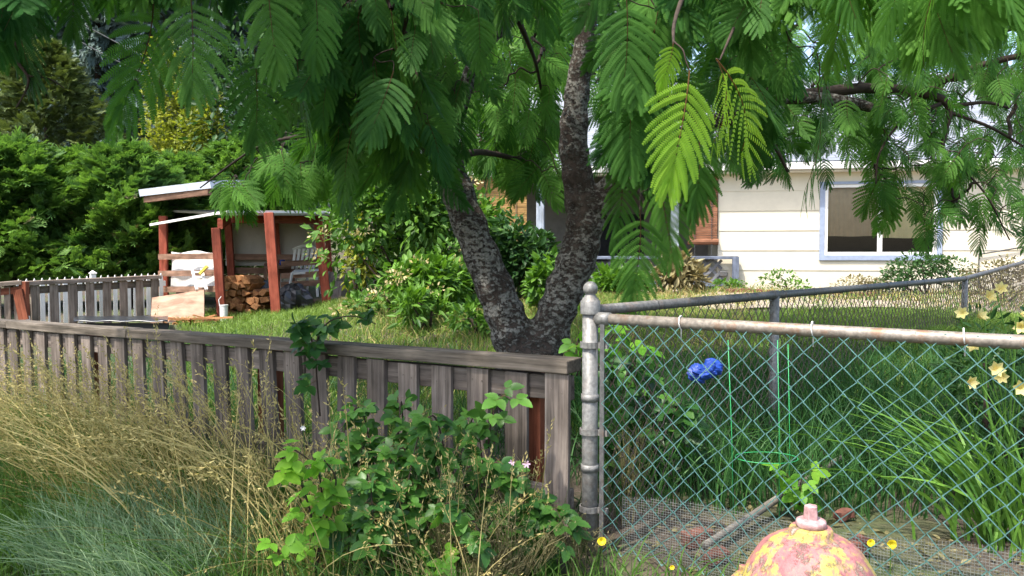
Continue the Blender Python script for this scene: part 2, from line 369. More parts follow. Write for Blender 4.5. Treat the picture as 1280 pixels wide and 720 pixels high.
def groundmat():
    m, N, L, b = newmat('ground_soil')
    v = lcvec(N, L, (1, 1, 1), 'obj')
    n1 = noise(N, L, v, 1.3, 5); n2 = noise(N, L, v, 25, 6, 0.7)
    soil = ramp(N, [(0.3, (0.035, 0.025, 0.018)), (0.7, (0.12, 0.09, 0.065))]); L.new(n2, soil.inputs[0])
    gr = ramp(N, [(0.3, (0.03, 0.05, 0.015)), (0.7, (0.10, 0.12, 0.04))]); L.new(n2, gr.inputs[0])
    mk = ramp(N, [(0.42, (0, 0, 0)), (0.6, (1, 1, 1))]); L.new(n1, mk.inputs[0])
    c = mixc(N, L, mk.outputs[0], soil.outputs[0], gr.outputs[0])
    L.new(c, b.inputs['Base Color']); b.inputs['Roughness'].default_value = 0.95
    bump(N, L, b, n2, 0.8, 0.03)
    return m
M['ground'] = groundmat()
def shingle():
    m, N, L, b = newmat('grey_shingle')
    br = N.new('ShaderNodeTexBrick'); br.inputs['Scale'].default_value = 1.0
    br.inputs['Color1'].default_value = (0.17, 0.19, 0.22, 1); br.inputs['Color2'].default_value = (0.235, 0.25, 0.285, 1); br.inputs['Mortar'].default_value = (0.09, 0.10, 0.115, 1)
    br.inputs['Mortar Size'].default_value = 0.012; br.inputs['Brick Width'].default_value = 0.3; br.inputs['Row Height'].default_value = 0.15
    L.new(lcvec(N, L, (1, 1, 1)), br.inputs['Vector'])
    n2 = noise(N, L, lcvec(N, L, (1, 1, 1)), 60, 3); rr = ramp(N, [(0.3, (0.8, 0.8, 0.8)), (0.7, (1.1, 1.1, 1.1))]); L.new(n2, rr.inputs[0])
    L.new(mixc(N, L, 1.0, br.outputs[0], rr.outputs[0], 'MULTIPLY'), b.inputs['Base Color']); b.inputs['Roughness'].default_value = 0.85
    return m
M['shingle'] = shingle()
def glassmat():
    m, N, L, b = newmat('window_glass')
    t = N.new('ShaderNodeBsdfTransparent'); t.inputs[0].default_value = (0.85, 0.86, 0.85, 1)
    g = N.new('ShaderNodeBsdfGlossy'); g.inputs['Roughness'].default_value = 0.03
    fr = N.new('ShaderNodeFresnel'); fr.inputs[0].default_value = 1.5
    ms = N.new('ShaderNodeMixShader'); L.new(fr.outputs[0], ms.inputs[0]); L.new(t.outputs[0], ms.inputs[1]); L.new(g.outputs[0], ms.inputs[2])
    L.new(ms.outputs[0], N['Material Output'].inputs[0]); return m
M['glass'] = glassmat()

# ------------------------------------------------------------------ leaf templates
def frond_template(npairs=12, nleaf=17, seed=0, sparse=0.0, curl=0.12, spread=1.0):
    """bipinnate frond: rachis along -Z (length 1), blade normal -Y"""
    g = np.random.default_rng(seed); V = []; Q = []; T = []; n = 0
    bend = g.uniform(-0.12, 0.12)
    def rach(s): return np.array([bend * s * s, -curl * 1.6 * s * (1 - s) + curl * 0.5 * s, -s])
    for i in range(7):     # rachis as a thin 3-sided stem
        pass
    ss = np.linspace(0, 1, 8); rr = 0.008 * (1 - 0.7 * ss)
    ring = [(1, 0), (-0.5, 0.87), (-0.5, -0.87)]
    for s, r_ in zip(ss, rr):
        p = rach(s)
        for a, b in ring: V.append(p + np.array([a * r_, b * r_, 0])); T.append(2.0)
    for i in range(7):
        for k in range(3): Q.append((i * 3 + k, i * 3 + (k + 1) % 3, i * 3 + 3 + (k + 1) % 3, i * 3 + 3 + k))
    n = len(V)
    Nrm = np.array([0, -1.0, 0])
    for i in range(npairs):
        s = 0.14 + 0.86 * (i / (npairs - 1)) ** 0.95
        base = rach(min(s, 1.0)); f = (s - 0.14) / 0.86
        lp = (0.34 + 0.16 * math.sin(math.pi * min(1, f * 0.9 + 0.18))) * spread * g.uniform(0.92, 1.08)
        if f > 0.9: lp *= 0.85
        ang0 = math.radians(72 - 52 * f + g.uniform(-4, 4))
        for side in (-1, 1):
            if g.random() < 0.03: continue
            dtint = g.uniform(-0.1, 0.1)
            m = nleaf; t = (np.arange(m) + 0.35) / m
            ang = ang0 - math.radians(30) * t * (1 - 0.5 * f)           # curves toward the tip/down
            step = lp / m
            dx = (np.cumsum(np.sin(ang)) - .6 * np.sin(ang[0])) * step * side; dz = -np.cumsum(np.cos(ang)) * step
            dy = 0.30 * dx * dx * g.uniform(0.4, 1.8) + 0.05 * t * g.uniform(-1, 1)
            p = base + np.stack([dx, dy, dz], -1)
            tang = np.stack([np.sin(ang) * side, np.zeros(m), -np.cos(ang)], -1)
            sd_ = np.cross(tang, Nrm)
            wl = 0.037 * np.sqrt(np.clip(1.06 - t ** 3, 0.05, 1)) * np.clip(0.75 + t * 3, 0, 1) * g.uniform(.85, 1.12, m)
            for ls in (-1, 1):
                D = sd_ * ls * 0.95 + tang * 0.33
                w2 = step * 0.5 * (1 - 0.45 * sparse)
                tip = p + D * wl[:, None] * (1 - 0.55 * sparse) + Nrm * (-0.18) * wl[:, None]
                a = p - tang * w2; b_ = p + tang * w2; c = tip + tang * w2 * 0.75; d = tip - tang * w2 * 0.55
                V.extend(np.stack([a, b_, c, d], 1).reshape(-1, 3)); T.extend([dtint] * (4 * m))
                idx = n + np.arange(m)[:, None] * 4 + np.arange(4)[None]
                Q.extend(idx.tolist()); n += 4 * m
    return np.array(V), np.array(Q), np.zeros((0, 3), int), np.array(T)
FR_HI = [frond_template(12, 22, s, curl=c, spread=sp_) for s, c, sp_ in ((1, .12, 1), (2, .2, .92), (3, .05, 1.08), (4, -.08, 1.0), (5, .28, .85))]
FR_MID = [frond_template(11, 11, s, curl=c, spread=sp_) for s, c, sp_ in ((11, .12, 1), (12, .25, .9), (13, .0, 1.08), (14, -.15, 1))]
FR_LOW = [frond_template(8, 4, s, curl=c) for s, c in ((21, .1), (22, .3))]
FR_YEL = [frond_template(12, 14, 31, sparse=0.55, curl=.35)]

def leaf_tmpl(w=0.5, fold=0.12, serr=0.0, n=5, petiole=0.0):
    """leaf along +Y from 0 to 1, normal +Z"""
    V = []; Q = []; T = []
    for i in range(n + 1):
        t = i / n; hw = w / 2 * (math.sin(math.pi * min(1, t ** 0.75)) ** 0.8 if 0 < t < 1 else 0.02)
        if serr and i % 2: hw *= 1 + serr
        z = -0.10 * (t - 0.3) ** 2
        V += [(-hw, t, z + fold * hw * 2), (0, t, z), (hw, t, z + fold * hw * 2)]; T += [0.03, -0.05, 0.03]
    for i in range(n):
        b = 3 * i; Q += [(b, b + 1, b + 4, b + 3), (b + 1, b + 2, b + 5, b + 4)]
    return np.array(V, float), np.array(Q), np.zeros((0, 3), int), np.array(T)
LEAF = leaf_tmpl(0.5, 0.15, 0, 3)
LEAFN = leaf_tmpl(0.3, 0.15, 0, 3)
def trifoliate():
    L = leaf_tmpl(0.62, 0.12, 0.14, 10); V = []; Q = []; T = []; n = 0
    for a, s, off in ((0, 1.0, 0.28), (70, 0.82, 0.10), (-70, 0.82, 0.10)):
        c, s_ = math.cos(R(a)), math.sin(R(a)); v = L[0] * s
        v = np.stack([v[:, 0] * c + v[:, 1] * s_, -v[:, 0] * s_ + v[:, 1] * c + off, v[:, 2] - 0.05 * abs(a) / 70 * v[:, 1]], -1)
        V.append(v); Q.append(L[1] + n); T.append(L[3] + (0.06 if a else 0)); n += len(v)
    st = np.array([(-.012, -.5, .12), (.012, -.5, .12), (.012, .3, 0), (-.012, .3, 0)]); V.append(st); Q.append(np.array([[n, n + 1, n + 2, n + 3]])); T.append(np.full(4, 2.0))
    return np.concatenate(V), np.concatenate(Q), np.zeros((0, 3), int), np.concatenate(T)
TRI = trifoliate()
def spray(n=7, seed=0, droop=0.3, w=0.045):
    g = np.random.default_rng(seed); V = []; Q = []; T = []
    def blade(p, q, w0, w1, t):
        a = q - p; s = np.array([-a[1], a[0], 0]); s = s / (np.linalg.norm(s) + 1e-9); k = len(V)
        V.extend([p - s * w0, p + s * w0, q + s * w1, q - s * w1]); Q.append((k, k + 1, k + 2, k + 3)); T.extend([t] * 4)
    def ax(t): return np.array([0.05 * math.sin(3 * t), t, -droop * t * t])
    for i in range(4): blade(ax(i / 4), ax((i + 1) / 4), w * .8, w * .6, 0)
    for i in range(n):
        t = 0.12 + 0.8 * i / n
        for sd_ in (-1, 1):
            p = ax(t); l = (0.46 - 0.28 * t) * g.uniform(.7, 1.2); an = g.uniform(.5, .8)
            q = p + np.array([sd_ * l * math.sin(an), l * math.cos(an), -droop * l * .8 + g.uniform(-.06, .06)])
            blade(p, q, w * 0.9, w * 0.35, g.uniform(-.08, .12))
            for f in (0.4, 0.7):
                p2 = p + (q - p) * f; q2 = p2 + np.array([sd_ * l * .12, l * .42, -droop * l * .3 + g.uniform(-.04, .04)])
                blade(p2, q2, w * .6, w * .25, g.uniform(0, .2))
    return np.array(V), np.array(Q), np.zeros((0, 3), int), np.array(T)
SPRAY = [spray(6, 1, .35), spray(6, 2, .1), spray(5, 3, .55)]
def pick_place(mb, tmpls, pos, Rm, scale, tint):
    k = RNG.integers(0, len(tmpls), len(pos))
    for i, t in enumerate(tmpls):
        m = k == i
        if m.any(): place(mb, t, pos[m], Rm[m], scale[m], tint[m])

# ------------------------------------------------------------------ ground
def make_ground():
    xs = np.unique(np.concatenate([np.linspace(-160, -12, 20), np.linspace(-12, 12, 140), np.linspace(12, 160, 20)]))
    ys = np.unique(np.concatenate([np.linspace(-40, -1, 10), np.linspace(-1, 16, 110), np.linspace(16, 220, 28)]))
    X, Y = np.meshgrid(xs, ys); Z = gz(X, Y) + RNG.normal(0, 0.006, X.shape) * (np.abs(X) < 12)
    v = np.stack([X, Y, Z], -1).reshape(-1, 3); nx, ny = len(xs), len(ys)
    i = np.arange(ny - 1)[:, None]; j = np.arange(nx - 1)[None]
    q = np.stack([i * nx + j, i * nx + j + 1, (i + 1) * nx + j + 1, (i + 1) * nx + j], -1).reshape(-1, 4)
    o = MB().add(v, q).build('ground', M['ground'], smooth=True, origin=(0, 0, 0)); o['kind'] = 'structure'
make_ground()
def make_bed():          # pale dry soil of the bed in front of the house, draped on the ground
    mb = MB(); nx, ny = 50, 16; v = []
    for j in range(ny):
        for i in range(nx):
            x = 1.6 + 6.8 * i / (nx - 1); y = 8.3 + 4.3 * j / (ny - 1) - .17 * (x - 2.6) + (.15 * math.sin(x * 2.2) if j in (0,) else 0)
            v.append((x, y, float(gz(x, y)) + .022))
    mb.add(v, [(j * nx + i, j * nx + i + 1, (j + 1) * nx + i + 1, (j + 1) * nx + i) for j in range(ny - 1) for i in range(nx - 1)])
    o = mb.build('soil_path', plain('pale_dry_soil', (0.33, 0.27, 0.21), 0.95, var=.2, scale=6, bmp=.4), smooth=True, origin=(0, 0, 0)); o['kind'] = 'structure'
make_bed()

# ------------------------------------------------------------------ front picket fence
def picket_fence():
    e = onfence(-0.16); root = thing('picket_fence', (e[0], e[1], gz(e[0], e[1])), 'long low weathered grey picket fence with flat cap behind the dry grass', 'fence')
    FB = np.array([FN[0], FN[1], 0]); FA = np.array([FD[0], FD[1], 0])
    N = 31; s = 0.1706
    def top(t): return 0.648 - 0.012 * (-t) + 0.006 * math.sin(t * 2.3)
    xs = [-0.12 - s * k for k in range(N)]
    for k, t in enumerate(xs):
        p = onfence(t); lean = 0.0 if k < 7 else 0.03 + 0.05 * random.random()
        zt = top(t) - 0.052; zb = gz(p[0], p[1]) + 0.03
        wv = 0.096 + random.uniform(-.004, .004)
        a = p + FB * (-0.012) + FA * (lean * (zt - zb) + random.uniform(-.004, .004)); a[2] = zb; b = p + FB * (-0.012); b[2] = zt + random.uniform(-.004, .003)
        mb = MB().beam(a, b, wv, 0.019, side=FA, nseg=5, jit=0.0015)
        for dx in (-.022, .022):
            c = b + FA * dx - FB * .0085; c[2] = top(t) - 0.105 + random.uniform(-.012, .012); mb.tube([c, c - FB * 0.003], 0.0035, 6)
        mb.build('picket', M['fence'], root, bevel=0.002)
    t = xs[0] + 0.05
    n = 4; L = (N + .5) * s / n
    for k in range(n):
        t0 = t - k * L; t1 = t0 - L + 0.004
        p = onfence(t0) + FB * 0.015; p[2] = top(t0) - 0.026; q = onfence(t1) + FB * 0.015; q[2] = top(t1) - 0.026
        MB().beam(p, q, 0.105, 0.046, nseg=6, jit=0.0025).build('cap_rail', M['fencecap'], root, bevel=0.004)
        for dz, nm in ((-0.105, 'upper_rail'), (-0.50, 'lower_rail')):
            p2 = onfence(t0 - .01) + FB * 0.018; p2[2] = top(t0) + dz; q2 = onfence(t1) + FB * 0.018; q2[2] = top(t1) + dz
            MB().beam(p2, q2, 0.036, 0.085, nseg=4, jit=0.002).build(nm, M['fence'], root, bevel=0.003)
    for k, t in enumerate((-0.27, -1.75, -3.3, -4.9)):
        p = onfence(t) + FB * 0.085; z0 = gz(p[0], p[1]) - 0.15
        MB().beam((p[0], p[1], z0), (p[0], p[1], top(t) - 0.06), 0.085, 0.085, side=FA).build('post', M['fencered'], root, bevel=0.004)
picket_fence()

# ------------------------------------------------------------------ chain-link fences
def diamond_mesh(o, ua, L, zb, zt, cell=0.072, r=0.0016, sides=5, ztfun=None, zbfun=None):
    """interlocked zigzag wires along direction ua; rows follow the rail when ztfun is given"""
    mb = MB(); n = int(L / (cell / 2)); ua = np.asarray(ua, float); nrm = np.array([-ua[1], ua[0], 0])
    rows = int((zt - zb) / (cell / 2))
    for k in range(n):
        x0 = k * cell / 2; pts = []
        zt_ = ztfun(x0) if ztfun else zt
        zb_ = zbfun(x0) if zbfun else zb
        rws = max(4, int((zt_ - zb_) / (cell / 2)))
        for i in range(rws + 1):
            ph = (i + k) % 2
            x = x0 + (cell / 2 * (1 if ph else 0)) * 1.0 + random.gauss(0, .0022)
            yy = r * 1.1 * (1 if (i % 2) else -1)
            pts.append(np.asarray(o) * [1, 1, 0] + ua * x + nrm * yy + np.array([0, 0, zt_ - i * cell / 2 + (random.gauss(0, .0018) if i else 0)]))
        if k % 2 == 0: pts = pts
        mb.tube(pts, r, sides, cap=False)
    return mb

def side_pt(t): return np.array([0.265 + t * 0.6727, 2.7 + t * 0.7399, 0.0])
GP = np.array([F0[0], F0[1], 0.0])
def ball_post(root, c, z0, z1, r=0.027):
    mb = MB(); mb.tube([(c[0], c[1], z0), (c[0], c[1], z1)], r, 18); mb.build('post', M['galv'], root, smooth=True, bevel=0.0)
    cap = [(r * 1.25, -0.055), (r * 1.25, -0.012), (r * 1.1, -0.008), (r * 0.8, 0.0), (r * .72, 0.008)]
    for a in np.linspace(-0.9, 1.57, 9): cap.append((max(0.0005, r * .94 * math.cos(a)), 0.030 + r * .94 * math.sin(a)))
    MB().lathe(cap, (c[0], c[1], z1), 20).build('post_cap', M['galv'], root, smooth=True)
def chain_front():
    root = thing('chain_link_fence', (GP[0], GP[1], gz(GP[0], GP[1])), 'near chain link fence panel of teal wire diamonds under a rusting grey rail', 'fence')
    FA = np.array([FD[0], FD[1], 0]); FB = np.array([FN[0], FN[1], 0])
    ztop = P(738, 372, 2.7)[2]
    ball_post(root, GP, -0.15, ztop)
    zr = CAMZ - 0.21
    mb = MB(); a = GP + FA * 0.02; a[2] = zr; b = GP + FA * 2.3; b[2] = zr - 0.006; m_ = (a + b) / 2; m_[2] -= 0.004
    mb.tube([a, a + (m_ - a) * .5, m_, b], 0.0185, 14); mb.build('top_rail', M['galvrust'], root, smooth=True)
    # mesh
    o = GP + FA * 0.055 - FB * 0.012
    diamond_mesh(o, FA, 2.2, 0.0, zr + 0.005, 0.072, 0.0021, 6).build('wire_mesh', M['mesh'], root, smooth=True)
    MB().beam(GP + FA * 0.052 - FB * .012 + [0, 0, 0.02], GP + FA * 0.052 - FB * .012 + [0, 0, zr + .01], 0.016, 0.005, side=FA).build('tension_bar', M['galvdark'], root)
    for z in (0.14, 0.405, 0.70):
        bands = MB()
        pts = [GP + np.array([math.cos(x) * 0.033, math.sin(x) * 0.033, z]) for x in np.linspace(0, 2 * math.pi, 17)]
        for i in range(16):
            bands.beam(pts[i], pts[i + 1], 0.004, 0.02)
        bands.beam(GP + FA * 0.03 + [0, 0, z], GP + FA * 0.068 + [0, 0, z], 0.014, 0.02)
        bands.build('tension_band', M['galv'], root)
    for z in (0.52, 0.28):
        MB().tube([GP + [0, 0, z - .012], GP + [0, 0, z + .012]], 0.0305, 18).build('post_collar', M['galv'], root, smooth=True)
    rc = MB(); rc.tube([GP + FA * 0.025 + [0, 0, zr], GP + FA * 0.075 + [0, 0, zr]], 0.022, 14); rc.build('rail_end_cup', M['galv'], root, smooth=True)
    for t in (0.32, 0.72, 1.1, 1.5):
        tm = MB(); c = GP + FA * t + [0, 0, zr]; pts = [c + FB * math.cos(x) * .0215 + np.array([0, 0, math.sin(x) * .0215]) + FA * .01 * (x / 6) for x in np.linspace(-1.2, 4.4, 14)]
        pts.append(pts[-1] + np.array([0, 0, -.03])); tm.tube(pts, 0.002, 6); tm.build('wire_tie', M['whitepaint'], root, smooth=True)
chain_front()
def chain_side():
    zr = lambda t: CAMZ - 0.184 + (0.05 * max(0, t - 4.9))
    root = thing('chain_link_fence', (*side_pt(1.45)[:2], gz(*side_pt(1.45)[:2])), 'further chain link fence of dull brown wire running back toward the house', 'fence')
    pts = [side_pt(t) + [0, 0, zr(t)] for t in (0.03, 1.45, 3, 4.98, 6.5, 8.5)]
    MB().tube(pts, 0.0185, 12).build('top_rail', M['galvdark'], root, smooth=True)
    ua = unit(side_pt(1) - side_pt(0)); o = side_pt(0.06)
    diamond_mesh(o, ua, 7.9, 0, 0.8, 0.066, 0.0022, 4, ztfun=lambda x: zr(x + .06) + 0.0, zbfun=lambda x: float(gz(*side_pt(x)[:2])) + 0.02).build('wire_mesh', M['meshbrown'], root, smooth=True)
    for t in (1.45, 4.98, 8.4):
        p = side_pt(t) + np.array([.025, -.02, 0]) * 0
        MB().tube([p + [0, 0, gz(p[0], p[1]) - .1], p + [0, 0, zr(t) - .004]], 0.022, 14).build('line_post', M['galv'], root, smooth=True)
        MB().tube([p + ua * -.028 + [0, 0, zr(t)], p + ua * .028 + [0, 0, zr(t)]], 0.0225, 14).build('post_collar', M['galvdark'], root, smooth=True)
    for t in np.arange(.4, 8, .38):
        c = side_pt(t) + [0, 0, zr(t)]; MB().tube([c - ua * .004, c + ua * .004], 0.0215, 8).build('wire_tie', M['galvdark'], root, smooth=True)
    # barbed tip end wires on the last rise
chain_side()

def hardware_cloth():
    mb = MB(); FA = np.array([FD[0], FD[1], 0]); FB = np.array([FN[0], FN[1], 0])
    o = GP + FA * 0.10 + FB * 0.05; s = 0.0085; n = int(1.7 / s)
    for k in range(n):
        t = k * s; top = 0.185 + 0.012 * math.sin(t * 7) + 0.04 * t; b = o + FA * t + FB * .01 * math.sin(t * 5)
        mb.beam(b + [0, 0, -.03], b + [0, 0, top], 0.0008, 0.0008)
    for i in range(31):
        z = -0.03 + i * s
        for k in range(17):
            t0 = k * .1; t1 = t0 + .1
            if z > 0.185 + 0.012 * math.sin(t0 * 7) + 0.04 * t0: continue
            mb.beam(o + FA * t0 + FB * .01 * math.sin(t0 * 5) + [0, 0, z], o + FA * t1 + FB * .01 * math.sin(t1 * 5) + [0, 0, z], 0.0008, 0.0008)
    ob = mb.build('wire_netting', M['cloth']); tag(ob, 'low strip of fine grey wire netting along the foot of the teal mesh panel', 'netting')
hardware_cloth()

# ------------------------------------------------------------------ hydrant
def hydrant():
    c = P(1014, 640, 1.75); c[2] = 0; g = float(gz(c[0], c[1]))
    root = thing('fire_hydrant', (c[0], c[1], g), 'fire hydrant with peeling pink, yellow and white paint in front of the teal mesh', 'hydrant')
    pent = MB(); a = np.linspace(0, 2 * np.pi, 5, endpoint=False) + .25; v = []
    for z, r in ((.416, .0175), (.446, .0152), (.449, .0135)):
        v += [(c[0] + r * math.cos(x), c[1] + r * math.sin(x), z) for x in a]
    q = [(i * 5 + k, i * 5 + (k + 1) % 5, i * 5 + 5 + (k + 1) % 5, i * 5 + 5 + k) for i in range(2) for k in range(5)]
    v.append((c[0], c[1], .449)); pent.add(v, q, [(10 + k, 10 + (k + 1) % 5, 15) for k in range(5)])
    pent.build('operating_nut', M['hydrantcap'], root, bevel=.002)
    MB().lathe([(.0005, .4185), (.026, .4185), (.031, .416), (.0325, .411), (.0325, .404), (.030, .401)], c, 32).build('nut_flange', M['hydrantcap'], root, smooth=True)
    dome = [(.03, .401), (.043, .400), (.046, .396), (.047, .387), (.050, .383), (.064, .379), (.082, .3695), (.095, .360), (.105, .350), (.116, .334), (.127, .316), (.137, .298), (.143, .28), (.145, .262)]
    MB().lathe(dome, c, 96, lobe=0.03, nl=8).build('bonnet', M['hydrant'], root, smooth=True)
    MB().lathe([(.13, .256), (.174, .256), (.176, .252), (.176, .232), (.172, .228), (.12, .228)], c, 48).build('bonnet_flange', M['hydrant'], root, smooth=True)
    MB().lathe([(.112, .228), (.112, g + .09), (.12, g + .08), (.155, g + .075), (.155, g + .045), (.12, g + .04), (.115, g - .05)], c, 40).build('barrel', M['hydrant'], root, smooth=True)
    for ang in np.linspace(0, 2 * np.pi, 8, endpoint=False):
        b = c + np.array([math.cos(ang) * .162, math.sin(ang) * .162, 0])
        MB().tube([b + [0, 0, .25], b + [0, 0, .268]], .011, 6).build('flange_bolt', M['hydrant'], root)
    for dx, dy, r in ((-1, 0, .042), (1, 0, .042), (0, -1, .058)):
        d = np.array([dx, dy, 0.0]); p = c + [0, 0, .13]
        MB().tube([p + d * .10, p + d * .15, p + d * .152, p + d * .19], [r, r, r * 1.15, r * 1.15], 20).build('nozzle_cap', M['hydrantcap'], root, smooth=False, bevel=.003)
hydrant()

# ------------------------------------------------------------------ silk tree
def pl(spec): return [P(*s[:3]) for s in spec], [s[3] for s in spec]
def smooth_path(pts, rad, n=6):
    pts = np.array(pts); rad = np.array(rad); out = []; ro = []
    for i in range(len(pts) - 1):
        p0 = pts[max(i - 1, 0)]; p1 = pts[i]; p2 = pts[i + 1]; p3 = pts[min(i + 2, len(pts) - 1)]
        for k in range(n):
            t = k / n
            out.append(0.5 * ((2 * p1) + (-p0 + p2) * t + (2 * p0 - 5 * p1 + 4 * p2 - p3) * t * t + (-p0 + 3 * p1 - 3 * p2 + p3) * t ** 3))
            ro.append(rad[i] * (1 - t) + rad[i + 1] * t)
    out.append(pts[-1]); ro.append(rad[-1]); return np.array(out), np.array(ro)
def silk_tree():
    b0 = P(662, 520, 4.4); root = thing('silk_tree', (b0[0], b0[1], gz(b0[0], b0[1])), 'large forked silk tree with lichen spotted trunks and drooping feathery leaves over the fence', 'tree')
    limbs = [
        [(664, 545, 4.4, .26), (663, 480, 4.4, .205), (660, 440, 4.4, .185), (656, 425, 4.4, .15)],
        [(655, 455, 4.4, .15), (636, 405, 4.4, .12), (618, 360, 4.4, .108), (592, 295, 4.38, .10), (568, 230, 4.35, .094), (548, 185, 4.3, .088), (500, 125, 4.15, .075), (430, 72, 3.9, .064), (385, 45, 3.7, .055), (320, -20, 3.4, .045), (230, -90, 3.0, .03)],
        [(672, 455, 4.4, .14), (690, 405, 4.4, .116), (707, 360, 4.4, .112), (724, 315, 4.4, .11), (731, 275, 4.4, .106), (722, 225, 4.4, .088), (717, 175, 4.4, .084), (722, 110, 4.4, .07), (731, 50, 4.35, .06), (740, -40, 4.3, .05), (745, -160, 4.2, .035)],
        [(730, 285, 4.4, .10), (752, 250, 4.4, .082), (785, 214, 4.35, .062), (830, 185, 4.3, .052), (900, 150, 4.3, .045), (980, 122, 4.4, .04), (1060, 128, 4.5, .036), (1090, 135, 4.5, .03)],
        [(556, 195, 4.32, .06), (580, 115, 4.4, .048), (606, 58, 4.45, .042), (645, 18, 4.5, .036), (700, -50, 4.5, .028)],
    ]
    tb = MB()
    for l in limbs:
        p, r_ = smooth_path(*pl(l)); r_ = r_ * .95 * (1 + 0.06 * np.sin(np.arange(len(r_)) * 1.7)); tb.tube(p, r_, 20, jit=0.08)
    o = tb.build('trunk', M['bark'], root, smooth=True)
    rm = o.modifiers.new('remesh', 'REMESH'); rm.mode = 'VOXEL'; rm.voxel_size = 0.013; rm.use_smooth_shade = True
    sm = o.modifiers.new('smooth', 'SMOOTH'); sm.factor = 0.5; sm.iterations = 3
    # branches and twigs
    br = MB(); BP = [smooth_path(*pl(l), 8)[0] for l in limbs]
    def B(spec, n=5): p, r_ = smooth_path(*pl(spec), n); br.tube(p, r_, 7, jit=.12); BP.append(smooth_path(*pl(spec), 8)[0])
    B([(960, 125, 4.4, .035), (1080, 110, 4.6, .03), (1160, 118, 4.7, .026), (1186, 134, 4.7, .022), (1182, 165, 4.7, .014), (1179, 190, 4.7, .009), (1200, 225, 4.75, .005)])
    B([(1150, 116, 4.7, .02), (1230, 80, 4.6, .018), (1330, 60, 4.5, .015)])
    B([(1186, 134, 4.7, .014), (1230, 128, 4.7, .010), (1262, 135, 4.7, .007)])
    B([(1186, 140, 4.7, .012), (1240, 160, 4.8, .009), (1290, 190, 4.9, .006)])
    B([(1175, 130, 4.7, .012), (1130, 150, 4.6, .008), (1100, 190, 4.5, .006), (1095, 230, 4.5, .004)])
    B([(1190, 200, 4.7, .008), (1230, 240, 4.75, .006), (1262, 300, 4.8, .004)])
    B([(900, 150, 4.3, .02), (960, 175, 4.2, .012), (985, 215, 4.2, .006)])
    B([(740, -20, 4.3, .03), (800, -60, 3.8, .025), (870, -40, 3.3, .018), (940, -20, 3.0, .012), (1000, -60, 2.8, .01)])
    B([(870, -45, 3.3, .014), (845, 20, 2.7, .007), (842, 55, 2.5, .004)])
    B([(940, -20, 3.0, .01), (915, 40, 2.7, .005), (900, 75, 2.6, .003)])
    B([(740, -100, 4.2, .03), (900, -180, 3.4, .025), (1100, -140, 2.8, .018), (1250, -90, 2.5, .012)])
    B([(500, 125, 4.15, .03), (470, 170, 4.2, .02), (430, 175, 4.6, .016), (380, 170, 5.2, .013), (320, 185, 5.5, .009), (250, 235, 5.6, .005)])
    B([(430, 72, 3.9, .03), (400, 30, 3.3, .018), (330, -10, 2.9, .012), (250, -5, 2.7, .007)])
    B([(560, 200, 4.35, .03), (600, 190, 4.8, .02), (650, 200, 5.2, .015), (690, 210, 5.5, .01)])
    B([(645, 18, 4.5, .02), (670, 80, 4.9, .01), (680, 140, 5.2, .006)])
    B([(320, -20, 3.4, .025), (180, -60, 2.8, .018), (60, -40, 2.5, .012), (20, 60, 2.5, .006), (36, 100, 2.5, .004), (20, 135, 2.5, .002)])
    B([(34, 95, 2.5, .003), (60, 98, 2.5, .0025), (80, 110, 2.5, .0015)])
    B([(785, 214, 4.35, .02), (800, 240, 4.0, .012), (805, 255, 3.7, .006)])
    # fronds; tint also puts lit and shaded crown parts into the leaf colour
    crown = MB(); young = MB(); ATT = []
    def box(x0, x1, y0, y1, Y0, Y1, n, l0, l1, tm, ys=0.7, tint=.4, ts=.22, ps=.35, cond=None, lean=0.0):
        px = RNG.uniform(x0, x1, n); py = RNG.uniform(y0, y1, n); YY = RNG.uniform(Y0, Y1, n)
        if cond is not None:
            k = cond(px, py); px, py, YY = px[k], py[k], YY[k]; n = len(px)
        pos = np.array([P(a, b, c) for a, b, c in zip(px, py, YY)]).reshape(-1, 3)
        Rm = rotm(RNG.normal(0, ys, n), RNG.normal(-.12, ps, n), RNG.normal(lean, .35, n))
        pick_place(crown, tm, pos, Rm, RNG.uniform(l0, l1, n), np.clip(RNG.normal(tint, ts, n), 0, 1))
        ATT.extend(list(pos))
    def one(mb, px, py, px2, py2, Y, tm, yaw=0, pitch=0.0, tint=.5, k=1.0):
        a = P(px, py, Y); b = P(px2, py2, Y); d = b - a; L = np.linalg.norm(d); roll = math.atan2(d[0], -d[2])
        Rm = rotm(np.array([yaw]), np.array([pitch]), np.array([-roll]))
        place(mb, tm, a[None], Rm, np.array([L * k]), np.array([tint]))
        ATT.append(a)
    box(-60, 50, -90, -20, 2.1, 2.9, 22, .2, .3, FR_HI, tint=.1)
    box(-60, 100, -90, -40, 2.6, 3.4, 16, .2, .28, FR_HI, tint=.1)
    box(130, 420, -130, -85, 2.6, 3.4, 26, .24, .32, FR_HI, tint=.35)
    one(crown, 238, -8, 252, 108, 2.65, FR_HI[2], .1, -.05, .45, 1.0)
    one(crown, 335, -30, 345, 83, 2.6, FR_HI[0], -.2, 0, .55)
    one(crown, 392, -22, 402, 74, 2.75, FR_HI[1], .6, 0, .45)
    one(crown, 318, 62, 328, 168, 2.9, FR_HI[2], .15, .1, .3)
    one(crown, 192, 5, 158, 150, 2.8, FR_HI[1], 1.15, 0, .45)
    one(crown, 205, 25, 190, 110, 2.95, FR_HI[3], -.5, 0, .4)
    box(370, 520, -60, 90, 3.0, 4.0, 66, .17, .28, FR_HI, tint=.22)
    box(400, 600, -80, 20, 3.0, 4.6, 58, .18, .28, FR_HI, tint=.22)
    box(390, 545, 60, 165, 3.2, 4.6, 66, .17, .28, FR_HI, tint=.25)
